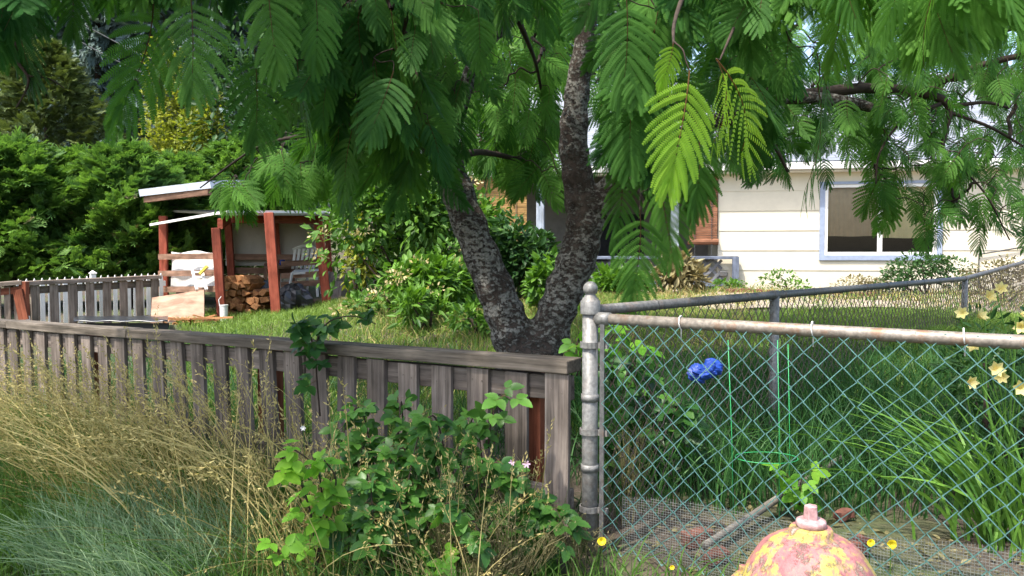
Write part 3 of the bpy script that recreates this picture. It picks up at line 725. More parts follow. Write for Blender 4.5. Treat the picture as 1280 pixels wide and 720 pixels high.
    box(430, 545, 140, 200, 3.3, 4.1, 14, .24, .33, FR_HI, tint=.3)
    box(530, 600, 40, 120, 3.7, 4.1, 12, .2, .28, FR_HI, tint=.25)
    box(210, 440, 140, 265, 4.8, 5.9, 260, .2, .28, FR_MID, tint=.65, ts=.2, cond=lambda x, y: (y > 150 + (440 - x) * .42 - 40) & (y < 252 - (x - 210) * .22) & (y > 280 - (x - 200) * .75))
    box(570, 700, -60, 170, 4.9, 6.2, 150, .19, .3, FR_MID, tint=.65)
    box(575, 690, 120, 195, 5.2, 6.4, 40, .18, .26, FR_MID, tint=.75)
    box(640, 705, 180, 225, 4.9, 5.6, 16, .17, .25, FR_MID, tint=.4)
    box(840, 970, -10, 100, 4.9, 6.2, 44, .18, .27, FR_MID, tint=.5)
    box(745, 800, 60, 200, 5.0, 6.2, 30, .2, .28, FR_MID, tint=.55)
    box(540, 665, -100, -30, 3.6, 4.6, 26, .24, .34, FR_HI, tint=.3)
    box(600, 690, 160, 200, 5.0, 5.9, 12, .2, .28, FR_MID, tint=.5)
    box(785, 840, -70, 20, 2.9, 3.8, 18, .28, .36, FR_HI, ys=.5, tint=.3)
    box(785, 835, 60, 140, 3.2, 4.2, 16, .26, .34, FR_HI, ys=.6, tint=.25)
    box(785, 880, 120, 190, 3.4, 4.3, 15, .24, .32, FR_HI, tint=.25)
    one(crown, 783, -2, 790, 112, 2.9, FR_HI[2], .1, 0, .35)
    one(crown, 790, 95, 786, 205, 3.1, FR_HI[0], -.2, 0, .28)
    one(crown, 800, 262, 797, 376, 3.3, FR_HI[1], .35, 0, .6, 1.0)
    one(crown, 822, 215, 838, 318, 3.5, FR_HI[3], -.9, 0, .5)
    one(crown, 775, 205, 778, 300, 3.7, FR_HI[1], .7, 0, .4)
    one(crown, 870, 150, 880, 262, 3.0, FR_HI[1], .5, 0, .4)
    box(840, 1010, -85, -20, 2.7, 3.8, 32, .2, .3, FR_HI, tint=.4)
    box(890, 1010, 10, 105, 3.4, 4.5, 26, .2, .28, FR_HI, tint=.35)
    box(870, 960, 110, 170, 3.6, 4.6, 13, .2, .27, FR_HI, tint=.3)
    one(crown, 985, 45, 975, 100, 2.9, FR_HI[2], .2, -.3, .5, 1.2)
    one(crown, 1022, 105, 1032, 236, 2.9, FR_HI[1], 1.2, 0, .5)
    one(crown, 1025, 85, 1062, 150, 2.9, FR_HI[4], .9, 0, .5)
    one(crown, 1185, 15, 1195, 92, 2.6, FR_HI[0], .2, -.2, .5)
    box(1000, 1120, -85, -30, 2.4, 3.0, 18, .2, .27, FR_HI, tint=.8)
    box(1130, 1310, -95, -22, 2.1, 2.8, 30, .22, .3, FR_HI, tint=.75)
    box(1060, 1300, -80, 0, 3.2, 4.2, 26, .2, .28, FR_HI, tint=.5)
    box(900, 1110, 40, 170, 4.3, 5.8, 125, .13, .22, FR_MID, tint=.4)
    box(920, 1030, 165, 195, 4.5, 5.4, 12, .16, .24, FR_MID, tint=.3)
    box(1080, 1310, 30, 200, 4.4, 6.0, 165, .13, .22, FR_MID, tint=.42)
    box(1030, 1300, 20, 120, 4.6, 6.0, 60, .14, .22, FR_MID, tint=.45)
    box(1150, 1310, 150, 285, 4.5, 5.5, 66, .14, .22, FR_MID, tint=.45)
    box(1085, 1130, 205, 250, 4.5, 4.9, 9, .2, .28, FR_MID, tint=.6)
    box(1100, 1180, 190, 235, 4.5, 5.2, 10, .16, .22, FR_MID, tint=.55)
    # unseen fronds added above the frame to cast shade, gaps left for sun
    n = 1050; X = RNG.uniform(-3.0, 3.2, n); Y = RNG.uniform(0.9, 7.2, n); rr = np.sqrt(((X - .1) / 3.2) ** 2 + ((Y - 4.0) / 3.3) ** 2)
    zlo = np.maximum(2.35, 1.38 + .345 * Y); zhi = 2.2 + 2.2 * np.sqrt(np.clip(1.05 - rr ** 2, 0, 1)) + .3
    Z = zlo + (zhi - zlo) * RNG.random(n); k = (rr < 1) & (zhi > zlo + .1) & ~((X > -.7) & (Y < 2.7)) & (Y > 1.7) & ~((Y > 5.2) & (X < .6))
    pos = np.stack([X, Y, Z], -1)[k]; n = len(pos)
    pick_place(crown, FR_LOW, pos, rotm(RNG.uniform(0, 6.28, n), RNG.normal(-1.1, .3, n), RNG.normal(0, .3, n)), RNG.uniform(.28, .4, n), np.clip(RNG.normal(.4, .2, n), 0, 1))
    n = 260; X = RNG.uniform(-3.6, -.9, n); Y = RNG.uniform(1.4, 3.2, n); Z = np.maximum(2.4, 1.38 + .345 * Y) + RNG.uniform(0, .8, n)  # more unseen fronds added sunward to shade the picket fence
    pick_place(crown, FR_LOW, np.stack([X, Y, Z], -1), rotm(RNG.uniform(0, 6.28, n), RNG.normal(-1.1, .3, n), RNG.normal(0, .3, n)), RNG.uniform(.28, .4, n), np.clip(RNG.normal(.4, .2, n), 0, 1))
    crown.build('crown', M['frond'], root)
    one(young, 842, 52, 836, 100, 2.45, FR_HI[1], .3, .2, .55, 1.1)
    one(young, 862, 88, 838, 224, 2.42, FR_HI[0], .35, 0, .5)
    one(young, 896, 74, 1000, 186, 2.5, FR_YEL[0], .8, 0, .75)
    one(young, 898, 78, 925, 175, 2.55, FR_YEL[0], 1.0, 0, .9)
    young.build('young_fronds', M['frond_young'], root)
    # every leaf hangs on a twig: grow a tree of twigs from the limbs to the leaf bases
    A = np.array(ATT); NB = np.concatenate(BP); nb = len(NB); nodes = np.concatenate([NB, A]); par = np.full(len(nodes), -1); n = len(A)
    D = np.linalg.norm(A[:, None] - NB[None], axis=2); dm = D.min(1); pm = D.argmin(1); done = np.zeros(n, bool); order = []
    for _ in range(n):
        c = np.where(done, 1e9, dm); i = int(c.argmin()); done[i] = True; par[nb + i] = pm[i]; order.append(i)
        d2 = np.linalg.norm(A - A[i], axis=1) * 1.08; m = d2 < dm; dm = np.where(m, d2, dm); pm = np.where(m, nb + i, pm)
    cnt = np.ones(len(nodes))
    for i in reversed(order):
        if par[nb + i] >= nb: cnt[par[nb + i]] += cnt[nb + i]
    for i in order:
        a = nodes[par[nb + i]]; b = A[i]; L = np.linalg.norm(b - a)
        if L < .004: continue
        r0 = .0016 + .0011 * math.sqrt(cnt[nb + i]); m1 = a + (b - a) * .35 + RNG.normal(0, .09, 3) * L + [0, 0, .10 * L]; m2 = a + (b - a) * .72 + RNG.normal(0, .07, 3) * L + [0, 0, .10 * L]
        br.tube(*smooth_path([a, m1, m2, b], [r0, r0 * .95, r0 * .85, r0 * .75], 3), 5, cap=False)
    br.build('branches', M['twig'], root, smooth=True)
silk_tree()

# ------------------------------------------------------------------ house
HA = P(897, 330, 13.0); HA[2] = 0; HU = unit(np.array([.985, -.17, 0])); HN = np.array([HU[1], -HU[0], 0])     # wall corner, along wall, outward
def HW(px, py):         # pixel -> (s, z) on the front wall plane
    r_ = P(px, py, 1.0) - [0, 0, CAMZ]; k = np.dot(HA - [0, 0, 0], HN) / np.dot(r_, HN)
    p = r_ * k + [0, 0, CAMZ]; return float(np.dot(p - HA, HU)), float(p[2])
def HP(s, z, out=0.0): return HA + HU * s + HN * out + [0, 0, z]
def house():
    root = thing('house', HA + [0, 0, .4], 'single storey house with cream lap siding, pale shingle roof and a curtained window', 'house')
    zb = .38; L = 7.5; ztop = HW(960, 214)[1]
    (s0, z1) = HW(1031, 231); (s1, z0) = HW(1170, 319)
    ex = .318; zl = HW(960, 263.5)[1]; lines = [zl + ex * k for k in range(-5, 4)]
    sb = MB()
    def board(sa, sb_, za, zb_):
        if sb_ - sa < .02 or zb_ - za < .02: return
        sb.add([HP(sa, za, .016), HP(sb_, za, .016), HP(sb_, zb_, .006), HP(sa, zb_, .006), HP(sa, za, -.02), HP(sb_, za, -.02), HP(sb_, zb_, -.02), HP(sa, zb_, -.02)],
               [(0, 1, 2, 3), (0, 4, 5, 1), (3, 2, 6, 7), (0, 3, 7, 4), (1, 5, 6, 2)])
    for k in range(len(lines) - 1):
        a, b = max(lines[k], zb), min(lines[k + 1], ztop)
        if b <= a: continue
        if b > z0 and a < z1:
            if a < z0: board(0, s0, a, b); board(s1, L, a, b); board(s0, s1, a, z0)
            elif b > z1: board(0, s0, a, b); board(s1, L, a, b); board(s0, s1, z1, b)
            else: board(0, s0, a, b); board(s1, L, a, b)
        else: board(0, L, a, b)
    wl = sb.build('siding', M['siding'], root)
    bw = MB()
    for (a, b, c, d) in ((0, s0, .2, ztop), (s1, L, .2, ztop), (s0, s1, .2, z0), (s0, s1, z1, ztop)):
        bw.slab([HP(a, c, -.021), HP(b, c, -.021), HP(b, d, -.021), HP(a, d, -.021)], .1)
    bw.slab([HP(.0, .2, -.125), HP(.0, .2, -4), HP(.0, ztop + .4, -4), HP(.0, ztop, -.125)], -.1)
    bw.build('wall', M['siding'], root)
    # window
    win = MB(); T = .075
    win.slab([HP(s0 - T, z0 - T * 1.1, .045), HP(s1 + T, z0 - T * 1.1, .045), HP(s1 + T, z0, .045), HP(s0 - T, z0, .045)], .05)
    win.slab([HP(s0 - T, z1, .045), HP(s1 + T, z1, .045), HP(s1 + T, z1 + T * .6, .045), HP(s0 - T, z1 + T * .6, .045)], .05)
    win.slab([HP(s0 - T, z0, .042), HP(s0, z0, .042), HP(s0, z1, .042), HP(s0 - T, z1, .042)], .05)
    win.slab([HP(s1, z0, .042), HP(s1 + T, z0, .042), HP(s1 + T, z1, .042), HP(s1, z1, .042)], .05)
    wo = win.build('window', M['trim'], root, bevel=.004)
    fr = MB(); f = .05; sm_ = (s0 + s1) / 2
    e = .0
    for (a, b, c, d) in ((s0, s1, z0, z0 + f), (s0, s1, z1 - f, z1), (s0, s0 + f, z0 + f, z1 - f), (s1 - f, s1, z0 + f, z1 - f), (sm_ - .035, sm_ + .035, z0 + f, z1 - f)):
        fr.slab([HP(a, c, .028), HP(b, c, .028), HP(b, d, .028), HP(a, d, .028)], .05)
    fr.build('window_frame', M['whitepaint'], wo, bevel=.004)
    gl = MB(); gl.add([HP(s0, z0, .0), HP(s1, z0, .0), HP(s1, z1, .0), HP(s0, z1, .0)], [(0, 1, 2, 3)]); gl.build('pane', M['glass'], wo)
    for (a, b, mt, zlow) in ((s0, sm_, 'curtain', z0 + .30), (sm_, s1, 'curtain2', z0 + .27)):
        c = MB(); n = 60; v = []
        for i in range(n + 1):
            s = a + (b - a) * i / n; o = -.07 + .008 * math.sin(i * .9) + .004 * math.sin(i * 2.3)
            v += [HP(s, zlow + .004 * math.sin(i * .15), o), HP(s, z1, o)]
        c.add(v, [(2 * i, 2 * i + 2, 2 * i + 3, 2 * i + 1) for i in range(n)]); c.build('curtain', M[mt], wo, smooth=True)
    dk = MB(); dk.slab([HP(s0 - .3, z0 - .3, -.6), HP(s1 + .3, z0 - .3, -.6), HP(s1 + .3, z1 + .1, -.6), HP(s0 - .3, z1 + .1, -.6)], .05); dk.build('room_dark_backing', M['dark'], wo)  # near-black sheet paints the dim room behind the curtains
    # roof: over wall and over the porch on the left
    ze = ztop + .13; SL = -5.4; SR = L + .4; rise = 2.6; back = 6.2
    rf = MB(); A, B_, C_, D = HP(SL, ze, .22), HP(SR, ze, .22), HP(SR, ze + rise, .22 - back), HP(SL, ze + rise, .22 - back)
    rf.slab([A, B_, C_, D], .09); r_ = rf.build('roof', M['shingle'], root)
    r2 = MB(); r2.slab([D + [0, 0, -.0], C_ + [0, 0, 0], C_ - HN * 6 + [0, 0, -2.6], D - HN * 6 + [0, 0, -2.6]], .09); r2.build('rear_roof', M['shingle'], root)
    gt = MB(); gt.beam(HP(SL, ze - .085, .27), HP(SR, ze - .085, .27), .09, .11); gt.build('gutter', M['whitepaint'], root, bevel=.01)
    so = MB(); so.slab([HP(SL, ze - .165, -.0), HP(SR, ze - .165, -.0), HP(SR, ze - .165, .215), HP(SL, ze - .165, .215)], .02); so.build('soffit', M['whitepaint'], root)
    # porch on the left of the corner
    pw = MB(); pw.slab([HP(SL + .3, .2, -2.2), HP(-.01, .2, -2.2), HP(-.01, ztop + .2, -2.2), HP(SL + .3, ztop + .2, -2.2)], .1); pw.build('porch_wall', M['porchwall'], root)
    pd = MB(); pd.slab([HP(SL + .3, .42, .1), HP(-.02, .42, .1), HP(-.02, .42, -2.19), HP(SL + .3, .42, -2.19)], .12); pd.build('porch_deck', M['greywood'], root)
    dw = MB(); dw.slab([HP(-2.4, .9, -2.18), HP(-1.2, .9, -2.18), HP(-1.2, 1.8, -2.18), HP(-2.4, 1.8, -2.18)], .03); dw.build('porch_window', M['dark'], root)
    for px in (676, 843):
        s, _ = HW(px, 320); MB().beam(HP(s, .42, .04), HP(s, ze - .19, .04), .13, .13, side=HU).build('porch_post', M['paleblue'], root, bevel=.008)
    s_a, _ = HW(600, 320); s_c, _ = HW(921, 320); zr = HW(700, 322)[1]
    rl = MB(); rl.beam(HP(s_a, zr, .06), HP(s_c, zr, .12), .1, .05); rl.beam(HP(s_a, .55, .06), HP(s_c, .55, .12), .05, .08); rl.build('porch_rail', M['bluewood'], root, bevel=.004)
    MB().beam(HP(s_c - .03, .3, .12), HP(s_c - .03, zr + .02, .12), .1, .1, side=HU).build('rail_post', M['bluewood'], root, bevel=.005)
    for (a, b) in ((676, 760), (760, 843), (848, 902)):
        sa, _ = HW(a, 320); sb_, _ = HW(b, 320); lt = MB(); k = 4; h = zr - .6
        for i in range(-4, k):
            for dr in (1, -1):
                x = sa + (sb_ - sa) * i / k
                p = [x, .59] if dr > 0 else [x + h, .59]; q = [x + h, .59 + h] if dr > 0 else [x, .59 + h]
                pts = []
                if abs(q[0] - p[0]) < 1e-6: continue
                def clip(pa, pb):
                    t0, t1 = 0, 1
                    dx = pb[0] - pa[0]
                    for lim, sg in ((sa, 1), (sb_, -1)):
                        f = (lim - pa[0]) / dx
                        if sg * dx > 0: t0 = max(t0, f)
                        else: t1 = min(t1, f)
                    return t0, t1
                t0, t1 = clip(p, q)
                if t1 - t0 < .05: continue
                a_ = HP(p[0] + (q[0] - p[0]) * t0, p[1] + (q[1] - p[1]) * t0, .05 + dr * .009); b_ = HP(p[0] + (q[0] - p[0]) * t1, p[1] + (q[1] - p[1]) * t1, .05 + dr * .009)
                lt.beam(a_, b_, .016, .045)
        lt.build('lattice_panel', M['greywood'], root)
    s, z = HW(904, 342); MB().beam(HP(s - .06, z, .05), HP(s + .06, z, .05), .06, .09).build('outlet_box', M['galvdark'], root, bevel=.01)
    cb = MB(); sx, zx = HW(1222, 318); sy, zy = HW(1300, 305); cb.tube([HP(sx, .5, .05), HP(sx, zx, .05), HP(sy, zy, .05)], .012, 6); cb.build('cable', M['ironcable'], root)
house()
def blinds():
    def blind(px0, px1, py0, py1, out, mat, label):
        s0, z1 = HW(px0, py0); s1, z0 = HW(px1, py1); mb = MB(); n = int((z1 - z0) / .035)
        for i in range(n):
            z = z0 + (i + .5) * (z1 - z0) / n
            mb.beam(HP(s0, z, out), HP(s1, z, out), .012, .031, jit=.001)
        o = mb.build('bamboo_blind', M[mat], origin=HP((s0 + s1) / 2, z0, out))
        r_ = MB(); r_.tube([HP(s0 - .02, z0 - .03, out), HP(s1 + .02, z0 - .03, out)], .05, 10)
        ro = r_.build('rolled_hem', M[mat], o)
        c = MB()
        for f in (.2, .8): s = s0 + (s1 - s0) * f; c.tube([HP(s, z0 - .3, out + .03), HP(s, z1, out + .03)], .006, 5)
        c.build('pull_cord', M['ironcable'], o)
        tag(o, label, 'blind')
    blind(862, 896, 215, 300, .06, 'bamboo', 'red brown bamboo blind hanging at the porch end beside the cream siding')
    blind(596, 660, 222, 300, .14, 'bambooyellow', 'golden yellow bamboo blind hanging on the porch, seen between the trunks')
blinds()

# ------------------------------------------------------------------ shed and what is in it
SHED_LOGS = []
def woodshed():
    base = P(340, 402, 10.0); g0 = P(345, 404, 10.0)[2]
    root = thing('woodshed', (base[0], base[1], g0), 'open red timber woodshed with a pale tin roof, in front of the conifer hedge', 'shed')
    YA, YB, YC = 9.8, 10.0, 11.0
    def post(px0, py0, px1, py1, Y, w_=.1): MB().beam(P(px0, py0, Y), P(px1, py1, Y), w_, w_, side=(1, .2, 0)).build('post', M['redpost'], root, bevel=.006)
    post(278, 408, 270, 285, YA); post(346, 402, 336, 266, YB, .115); post(409, 382, 396, 264, YC, .12)
    post(206, 392, 204, 270, 10.9); post(291, 368, 284, 264, 12.0); post(350, 372, 343, 264, 12.2, .1); post(414, 370, 408, 268, 12.2, .08)
    # roofs
    r = MB(); r.slab([P(284, 266, 9.7), P(412, 266.5, 10.9), P(425, 264, 13.0), P(200, 262, 12.6)], .03); r.build('roof', M['beigepanel'], root)
    e = MB(); e.beam(P(284, 264.5, 9.68), P(411, 265.5, 10.88), .02, .03); e.build('roof_edge', M['whitepaint'], root)
    e = MB(); e.beam(P(188, 281, 10.7), P(286, 264, 9.72), .02, .03); e.build('roof_edge', M['whitepaint'], root)
    u = MB(); u.slab([P(173, 237, 10.6), P(262, 226, 9.9), P(330, 224, 12.4), P(190, 236, 13)], .09); u.build('upper_roof', M['metalroof'], root)
    b = MB(); b.beam(P(182, 249, 10.65), P(262, 239, 9.98), .06, .09); b.build('roof_beam', M['brownboard'], root)
    b = MB(); b.beam(P(290, 272, 9.95), P(400, 274, 11.0), .05, .13); b.build('header_beam', M['redpost'], root)
    for (a, c) in (((338, 272, 10.0), (330, 268, 12.3)), ((398, 272, 11), (404, 270, 12.3)), ((275, 280, 9.8), (288, 272, 12.1))):
        b = MB(); b.beam(P(*a), P(*c), .06, .12); b.build('rafter', M['redpost'], root)
    w_ = MB(); w_.slab([P(282, 332, 12.1), P(402, 332, 12.35), P(402, 278, 12.35), P(282, 280, 12.1)], .02); w_.build('back_panel', M['beigepanel'], root)
    for py in (321, 338):
        b = MB(); b.beam(P(284, py, 12.0), P(410, py + 1, 12.2), .03, .09); b.build('back_rail', M['brownboard'], root)
    for px in (290, 306, 322, 352, 368, 384):
        b = MB(); b.beam(P(px, 390, 12.15), P(px, 339, 12.15), .09, .02); b.build('back_slat', M['beigepanel'], root)
    for py in (330, 345, 356):
        b = MB(); b.beam(P(352, py, 11.6), P(405, py - 3, 11.2), .03, .08); b.build('side_rail', M['brownboard'], root)
    for py in (320, 341, 361):
        b = MB(); b.beam(P(199, py + 1, 10.8), P(272, py, 9.76), .03, .075); b.build('side_board', M['brownboard'], root)
    b = MB(); b.slab([P(275, 405, 9.75), P(420, 384, 11.0), P(415, 372, 12.3), P(286, 380, 12.1)], .05); b.build('floor', M['brownboard'], root)
    b = MB(); b.beam(P(280, 404, 9.74), P(350, 401, 9.95), .05, .1); b.beam(P(350, 401, 9.95), P(412, 384, 10.95), .05, .1); b.build('sill_beam', M['redpost'], root)
    # white sheet
    s = MB(); n = 14; v = []
    for j in range(8):
        for i in range(n + 1):
            f = i / n; p = P(207 + 58 * f, 316 + 7 * (j - .2) + 1.5 * math.sin(f * 9), 10.68 - .9 * f); p[1] += .02 * math.sin(f * 14 + j * .8) + .2; v.append(p)
    s.add(v, [(j * (n + 1) + i, j * (n + 1) + i + 1, (j + 1) * (n + 1) + i + 1, (j + 1) * (n + 1) + i) for j in range(7) for i in range(n)])
    o = s.build('plastic_sheet', M['whitetarp'], smooth=True); tag(o, 'white plastic sheet hung on the boarded side of the red woodshed', 'sheet')
    sm = o.modifiers.new('thick', 'SOLIDIFY'); sm.thickness = .008
    o = MB().slab([P(188, 404, 9.4), P(255, 406, 9.3), P(255, 362, 9.62), P(190, 372, 9.7)], .018).build('plywood_sheet', M['plywood']); tag(o, 'pinkish plywood sheet leaning against the side of the woodshed', 'board')
    # ladder
    l = MB()
    for x in (240, 252): l.beam(P(x, 336, 9.9), P(x + 6, 362, 9.62), .03, .02)
    l2 = thing('step_ladder', P(248, 364, 9.6), 'small white step ladder propped against the white sheet on the woodshed', 'ladder')
    l.build('frame', M['whiteplastic'], l2)
    for k in range(4): MB().beam(P(240.5 + 1.6 * k, 340 + 6 * k, 9.87 - .07 * k), P(253 + 1.6 * k, 340 + 6 * k, 9.87 - .07 * k), .05, .02).build('step', M['whiteplastic'], l2)
    y = MB(); y.beam(P(250, 342, 9.75), P(259, 333, 9.75), .06, .03); o = y.build('yellow_tool', M['yellowpaint']); tag(o, 'short yellow tool stuck behind the small white ladder', 'tool')
    # bucket
    c = P(280, 403, 9.55); bk = thing('bucket', c, 'slim white bucket beside the near red post of the woodshed', 'bucket')
    MB().lathe([(.001, 0), (.042, 0), (.048, .2), (.052, .2), (.052, .212), (.045, .212), (.042, .02), (.001, .02)], c, 20).build('pail', M['whiteplastic'], bk, smooth=False)
    h = MB(); h.tube([c + [-.05, 0, .2], c + [-.06, .0, .27], c + [-.03, 0, .31]], .005, 6); h.build('handle', M['whiteplastic'], bk)
    # firewood: wedge shaped split logs, ends to the camera
    k = 0
    for row in range(7):
        ncol = 7 - (row > 3) - (row > 4) * 2
        for cidx in range(ncol):
            px = 279 + 9.3 * cidx + RNG.uniform(-2, 2) + (row % 2) * 4; py = 401 - row * 8.6 + RNG.uniform(-1.5, 1.5)
            if px > 338 - row * 2.5: continue
            Yf = 10.15 + RNG.uniform(-.06, .06) + .012 * (px - 279) * .3; c = P(px, py, Yf); mb = MB(); m = random.choice((3, 4, 4, 5)); a0 = RNG.uniform(0, 6.28)
            an = a0 + np.linspace(0, 2 * np.pi, m, endpoint=False) + RNG.uniform(-.35, .35, m); rr = RNG.uniform(.045, .068, m)
            Lg = RNG.uniform(.38, .46); fv = [c + [rr[i] * math.cos(an[i]) * 1.15, 0, rr[i] * math.sin(an[i])] for i in range(m)]; bv = [p + [.05, Lg, 0] for p in fv]
            v = np.array(fv + bv + [c, c + [.05, Lg, 0]]); lc = np.stack([v[:, 1] * 2, v[:, 0], v[:, 2]], -1) + RNG.uniform(0, 9)
            mb.add(v, [(i, m + i, m + (i + 1) % m, (i + 1) % m) for i in range(m)], [(2 * m, i, (i + 1) % m) for i in range(m)] + [(2 * m + 1, m + (i + 1) % m, m + i) for i in range(m)], .5, lc)
            o = mb.build('firewood_log', M['rawwood'], bevel=.004)
            tag(o, 'split orange brown firewood log stacked inside the red woodshed', 'firewood', 'split logs stacked in the woodshed'); k += 1
    # kindling
    for i in range(26):
        c = P(RNG.uniform(216, 262), RNG.uniform(396, 409), RNG.uniform(9.0, 9.35)); d = np.array([RNG.normal(0, .16), RNG.normal(0, .1), RNG.normal(0, .03)])
        o = MB().beam(c - d, c + d, RNG.uniform(.015, .03), RNG.uniform(.012, .025)).build('kindling_stick', M['rawwood']); tag(o, 'thin split stick in the loose pile below the plywood sheet', 'kindling', 'loose kindling sticks by the woodshed')
    for (x0, x1, y1, lb) in ((404, 413, 340, 'grey brown board leaning at the right end of the woodshed, nearest its post'), (411, 417, 346, 'short grey brown board, middle one leaning right of the woodshed'), (420, 424, 352, 'shortest grey brown board leaning right of the woodshed')):
        o = MB().beam(P(x0, 384, 11.5), P(x1, y1, 11.75), .1, .025, side=(1, .2, 0)).build('leaning_board', M['rearfence']); tag(o, lb, 'board')
    # black bags
    def bag(cx, cy, Y, rx, ry, rz, label, seed):
        g = np.random.default_rng(seed); n, m = 20, 12; v = []; c = P(cx, cy, Y)
        for j in range(m + 1):
            th = math.pi * j / m
            for i in range(n):
                ph = 2 * math.pi * i / n; k = 1 + .16 * math.sin(3 * ph + seed) * math.sin(2 * th + 1) + .1 * math.sin(7 * ph + 3 * th) + g.uniform(-.04, .04)
                v.append(c + [rx * k * math.sin(th) * math.cos(ph), ry * k * math.sin(th) * math.sin(ph), rz * (k * math.cos(th) + .0)])
        mb = MB().add(v, [(j * n + i, (j + 1) * n + i, (j + 1) * n + (i + 1) % n, j * n + (i + 1) % n) for j in range(m) for i in range(n)])
        o = mb.build('black_bag', M['blacktarp']); tag(o, label, 'bag'); return o
    bag(322, 370, 10.75, .22, .2, .22, 'glossy black plastic bundle behind the firewood stack', 3)
    bag(368, 379, 10.7, .25, .22, .23, 'big glossy black plastic bundle between the two right shed posts', 5)
    # chair
    ch = thing('garden_chair', P(388, 372, 11.6), 'white slatted plastic garden chair inside the right end of the woodshed', 'chair')
    def c_(a, b): return MB().beam(P(*a), P(*b), .03, .025)
    bk_ = MB()
    for i in range(6): bk_.beam(P(366 + 5 * i, 336, 11.7), P(369 + 5.4 * i, 311, 11.8), .035, .015)
    arc = [P(366 + 32 * t, 312 - 5 * math.sin(math.pi * t), 11.8) for t in np.linspace(0, 1, 9)]; bk_.tube(arc, .02, 6); bk_.build('backrest', M['whiteplastic'], ch)
    MB().slab([P(364, 341, 11.35), P(396, 339, 11.35), P(398, 336, 11.7), P(368, 337, 11.7)], .03).build('seat', M['whiteplastic'], ch)
    for (a, b) in (((365, 341, 11.35), (360, 372, 11.3)), ((395, 339, 11.35), (397, 371, 11.3)), ((370, 337, 11.7), (371, 368, 11.8)), ((398, 336, 11.7), (402, 367, 11.8))): c_(a, b).build('leg', M['whiteplastic'], ch)
    # bench with blue jar
    tb = thing('work_table', P(356, 375, 11.9), 'plain brown work table at the back of the woodshed', 'table')
    MB().slab([P(330, 333, 11.75), P(368, 332, 11.75), P(368, 328, 12.05), P(330, 329, 12.05)], .04).build('table_top', M['brownboard'], tb)
    for a in (332, 366): MB().beam(P(a, 334, 11.8), P(a, 374, 11.8), .05, .05).build('leg', M['brownboard'], tb)
    c = P(353, 331.5, 11.85); jar = thing('jar', c, 'small blue jar standing on the work table in the woodshed', 'jar')
    MB().lathe([(.001, 0), (.04, 0), (.042, .05), (.035, .065)], c, 14).build('glass_body', M['bluebag'], jar, smooth=True)
    MB().lathe([(.037, .065), (.037, .08), (.001, .081)], c, 14).build('lid', M['bluebag'], jar, smooth=True)
    # black sheet on ground in front of the shed
    v = []; n = 16
    for j in range(6):
        for i in range(n + 1): 
            p = P(92 + 118 * i / n, 401 - 1.2 * j, 8.0 + .2 * j); p[2] += .006 * math.sin(i * 1.3 + j); v.append(p)
    o = MB().add(v, [(j * (n + 1) + i, j * (n + 1) + i + 1, (j + 1) * (n + 1) + i + 1, (j + 1) * (n + 1) + i) for j in range(5) for i in range(n)]).build('black_tarpaulin', M['blacktarp'], smooth=True)
    o.modifiers.new('thick', 'SOLIDIFY').thickness = .012
    tag(o, 'black tarpaulin stretched over low trailer behind the grey picket fence', 'tarpaulin')
    lo = MB()
    lo.slab([P(95, 470, 8.05), P(210, 470, 8.05), P(210, 404, 8.05), P(95, 404, 8.05)], .03); 
    tr = lo.build('trailer_side', M['dark']); tr.parent = o; tr.location = tuple(ORG[tr] - ORG[o])
woodshed()

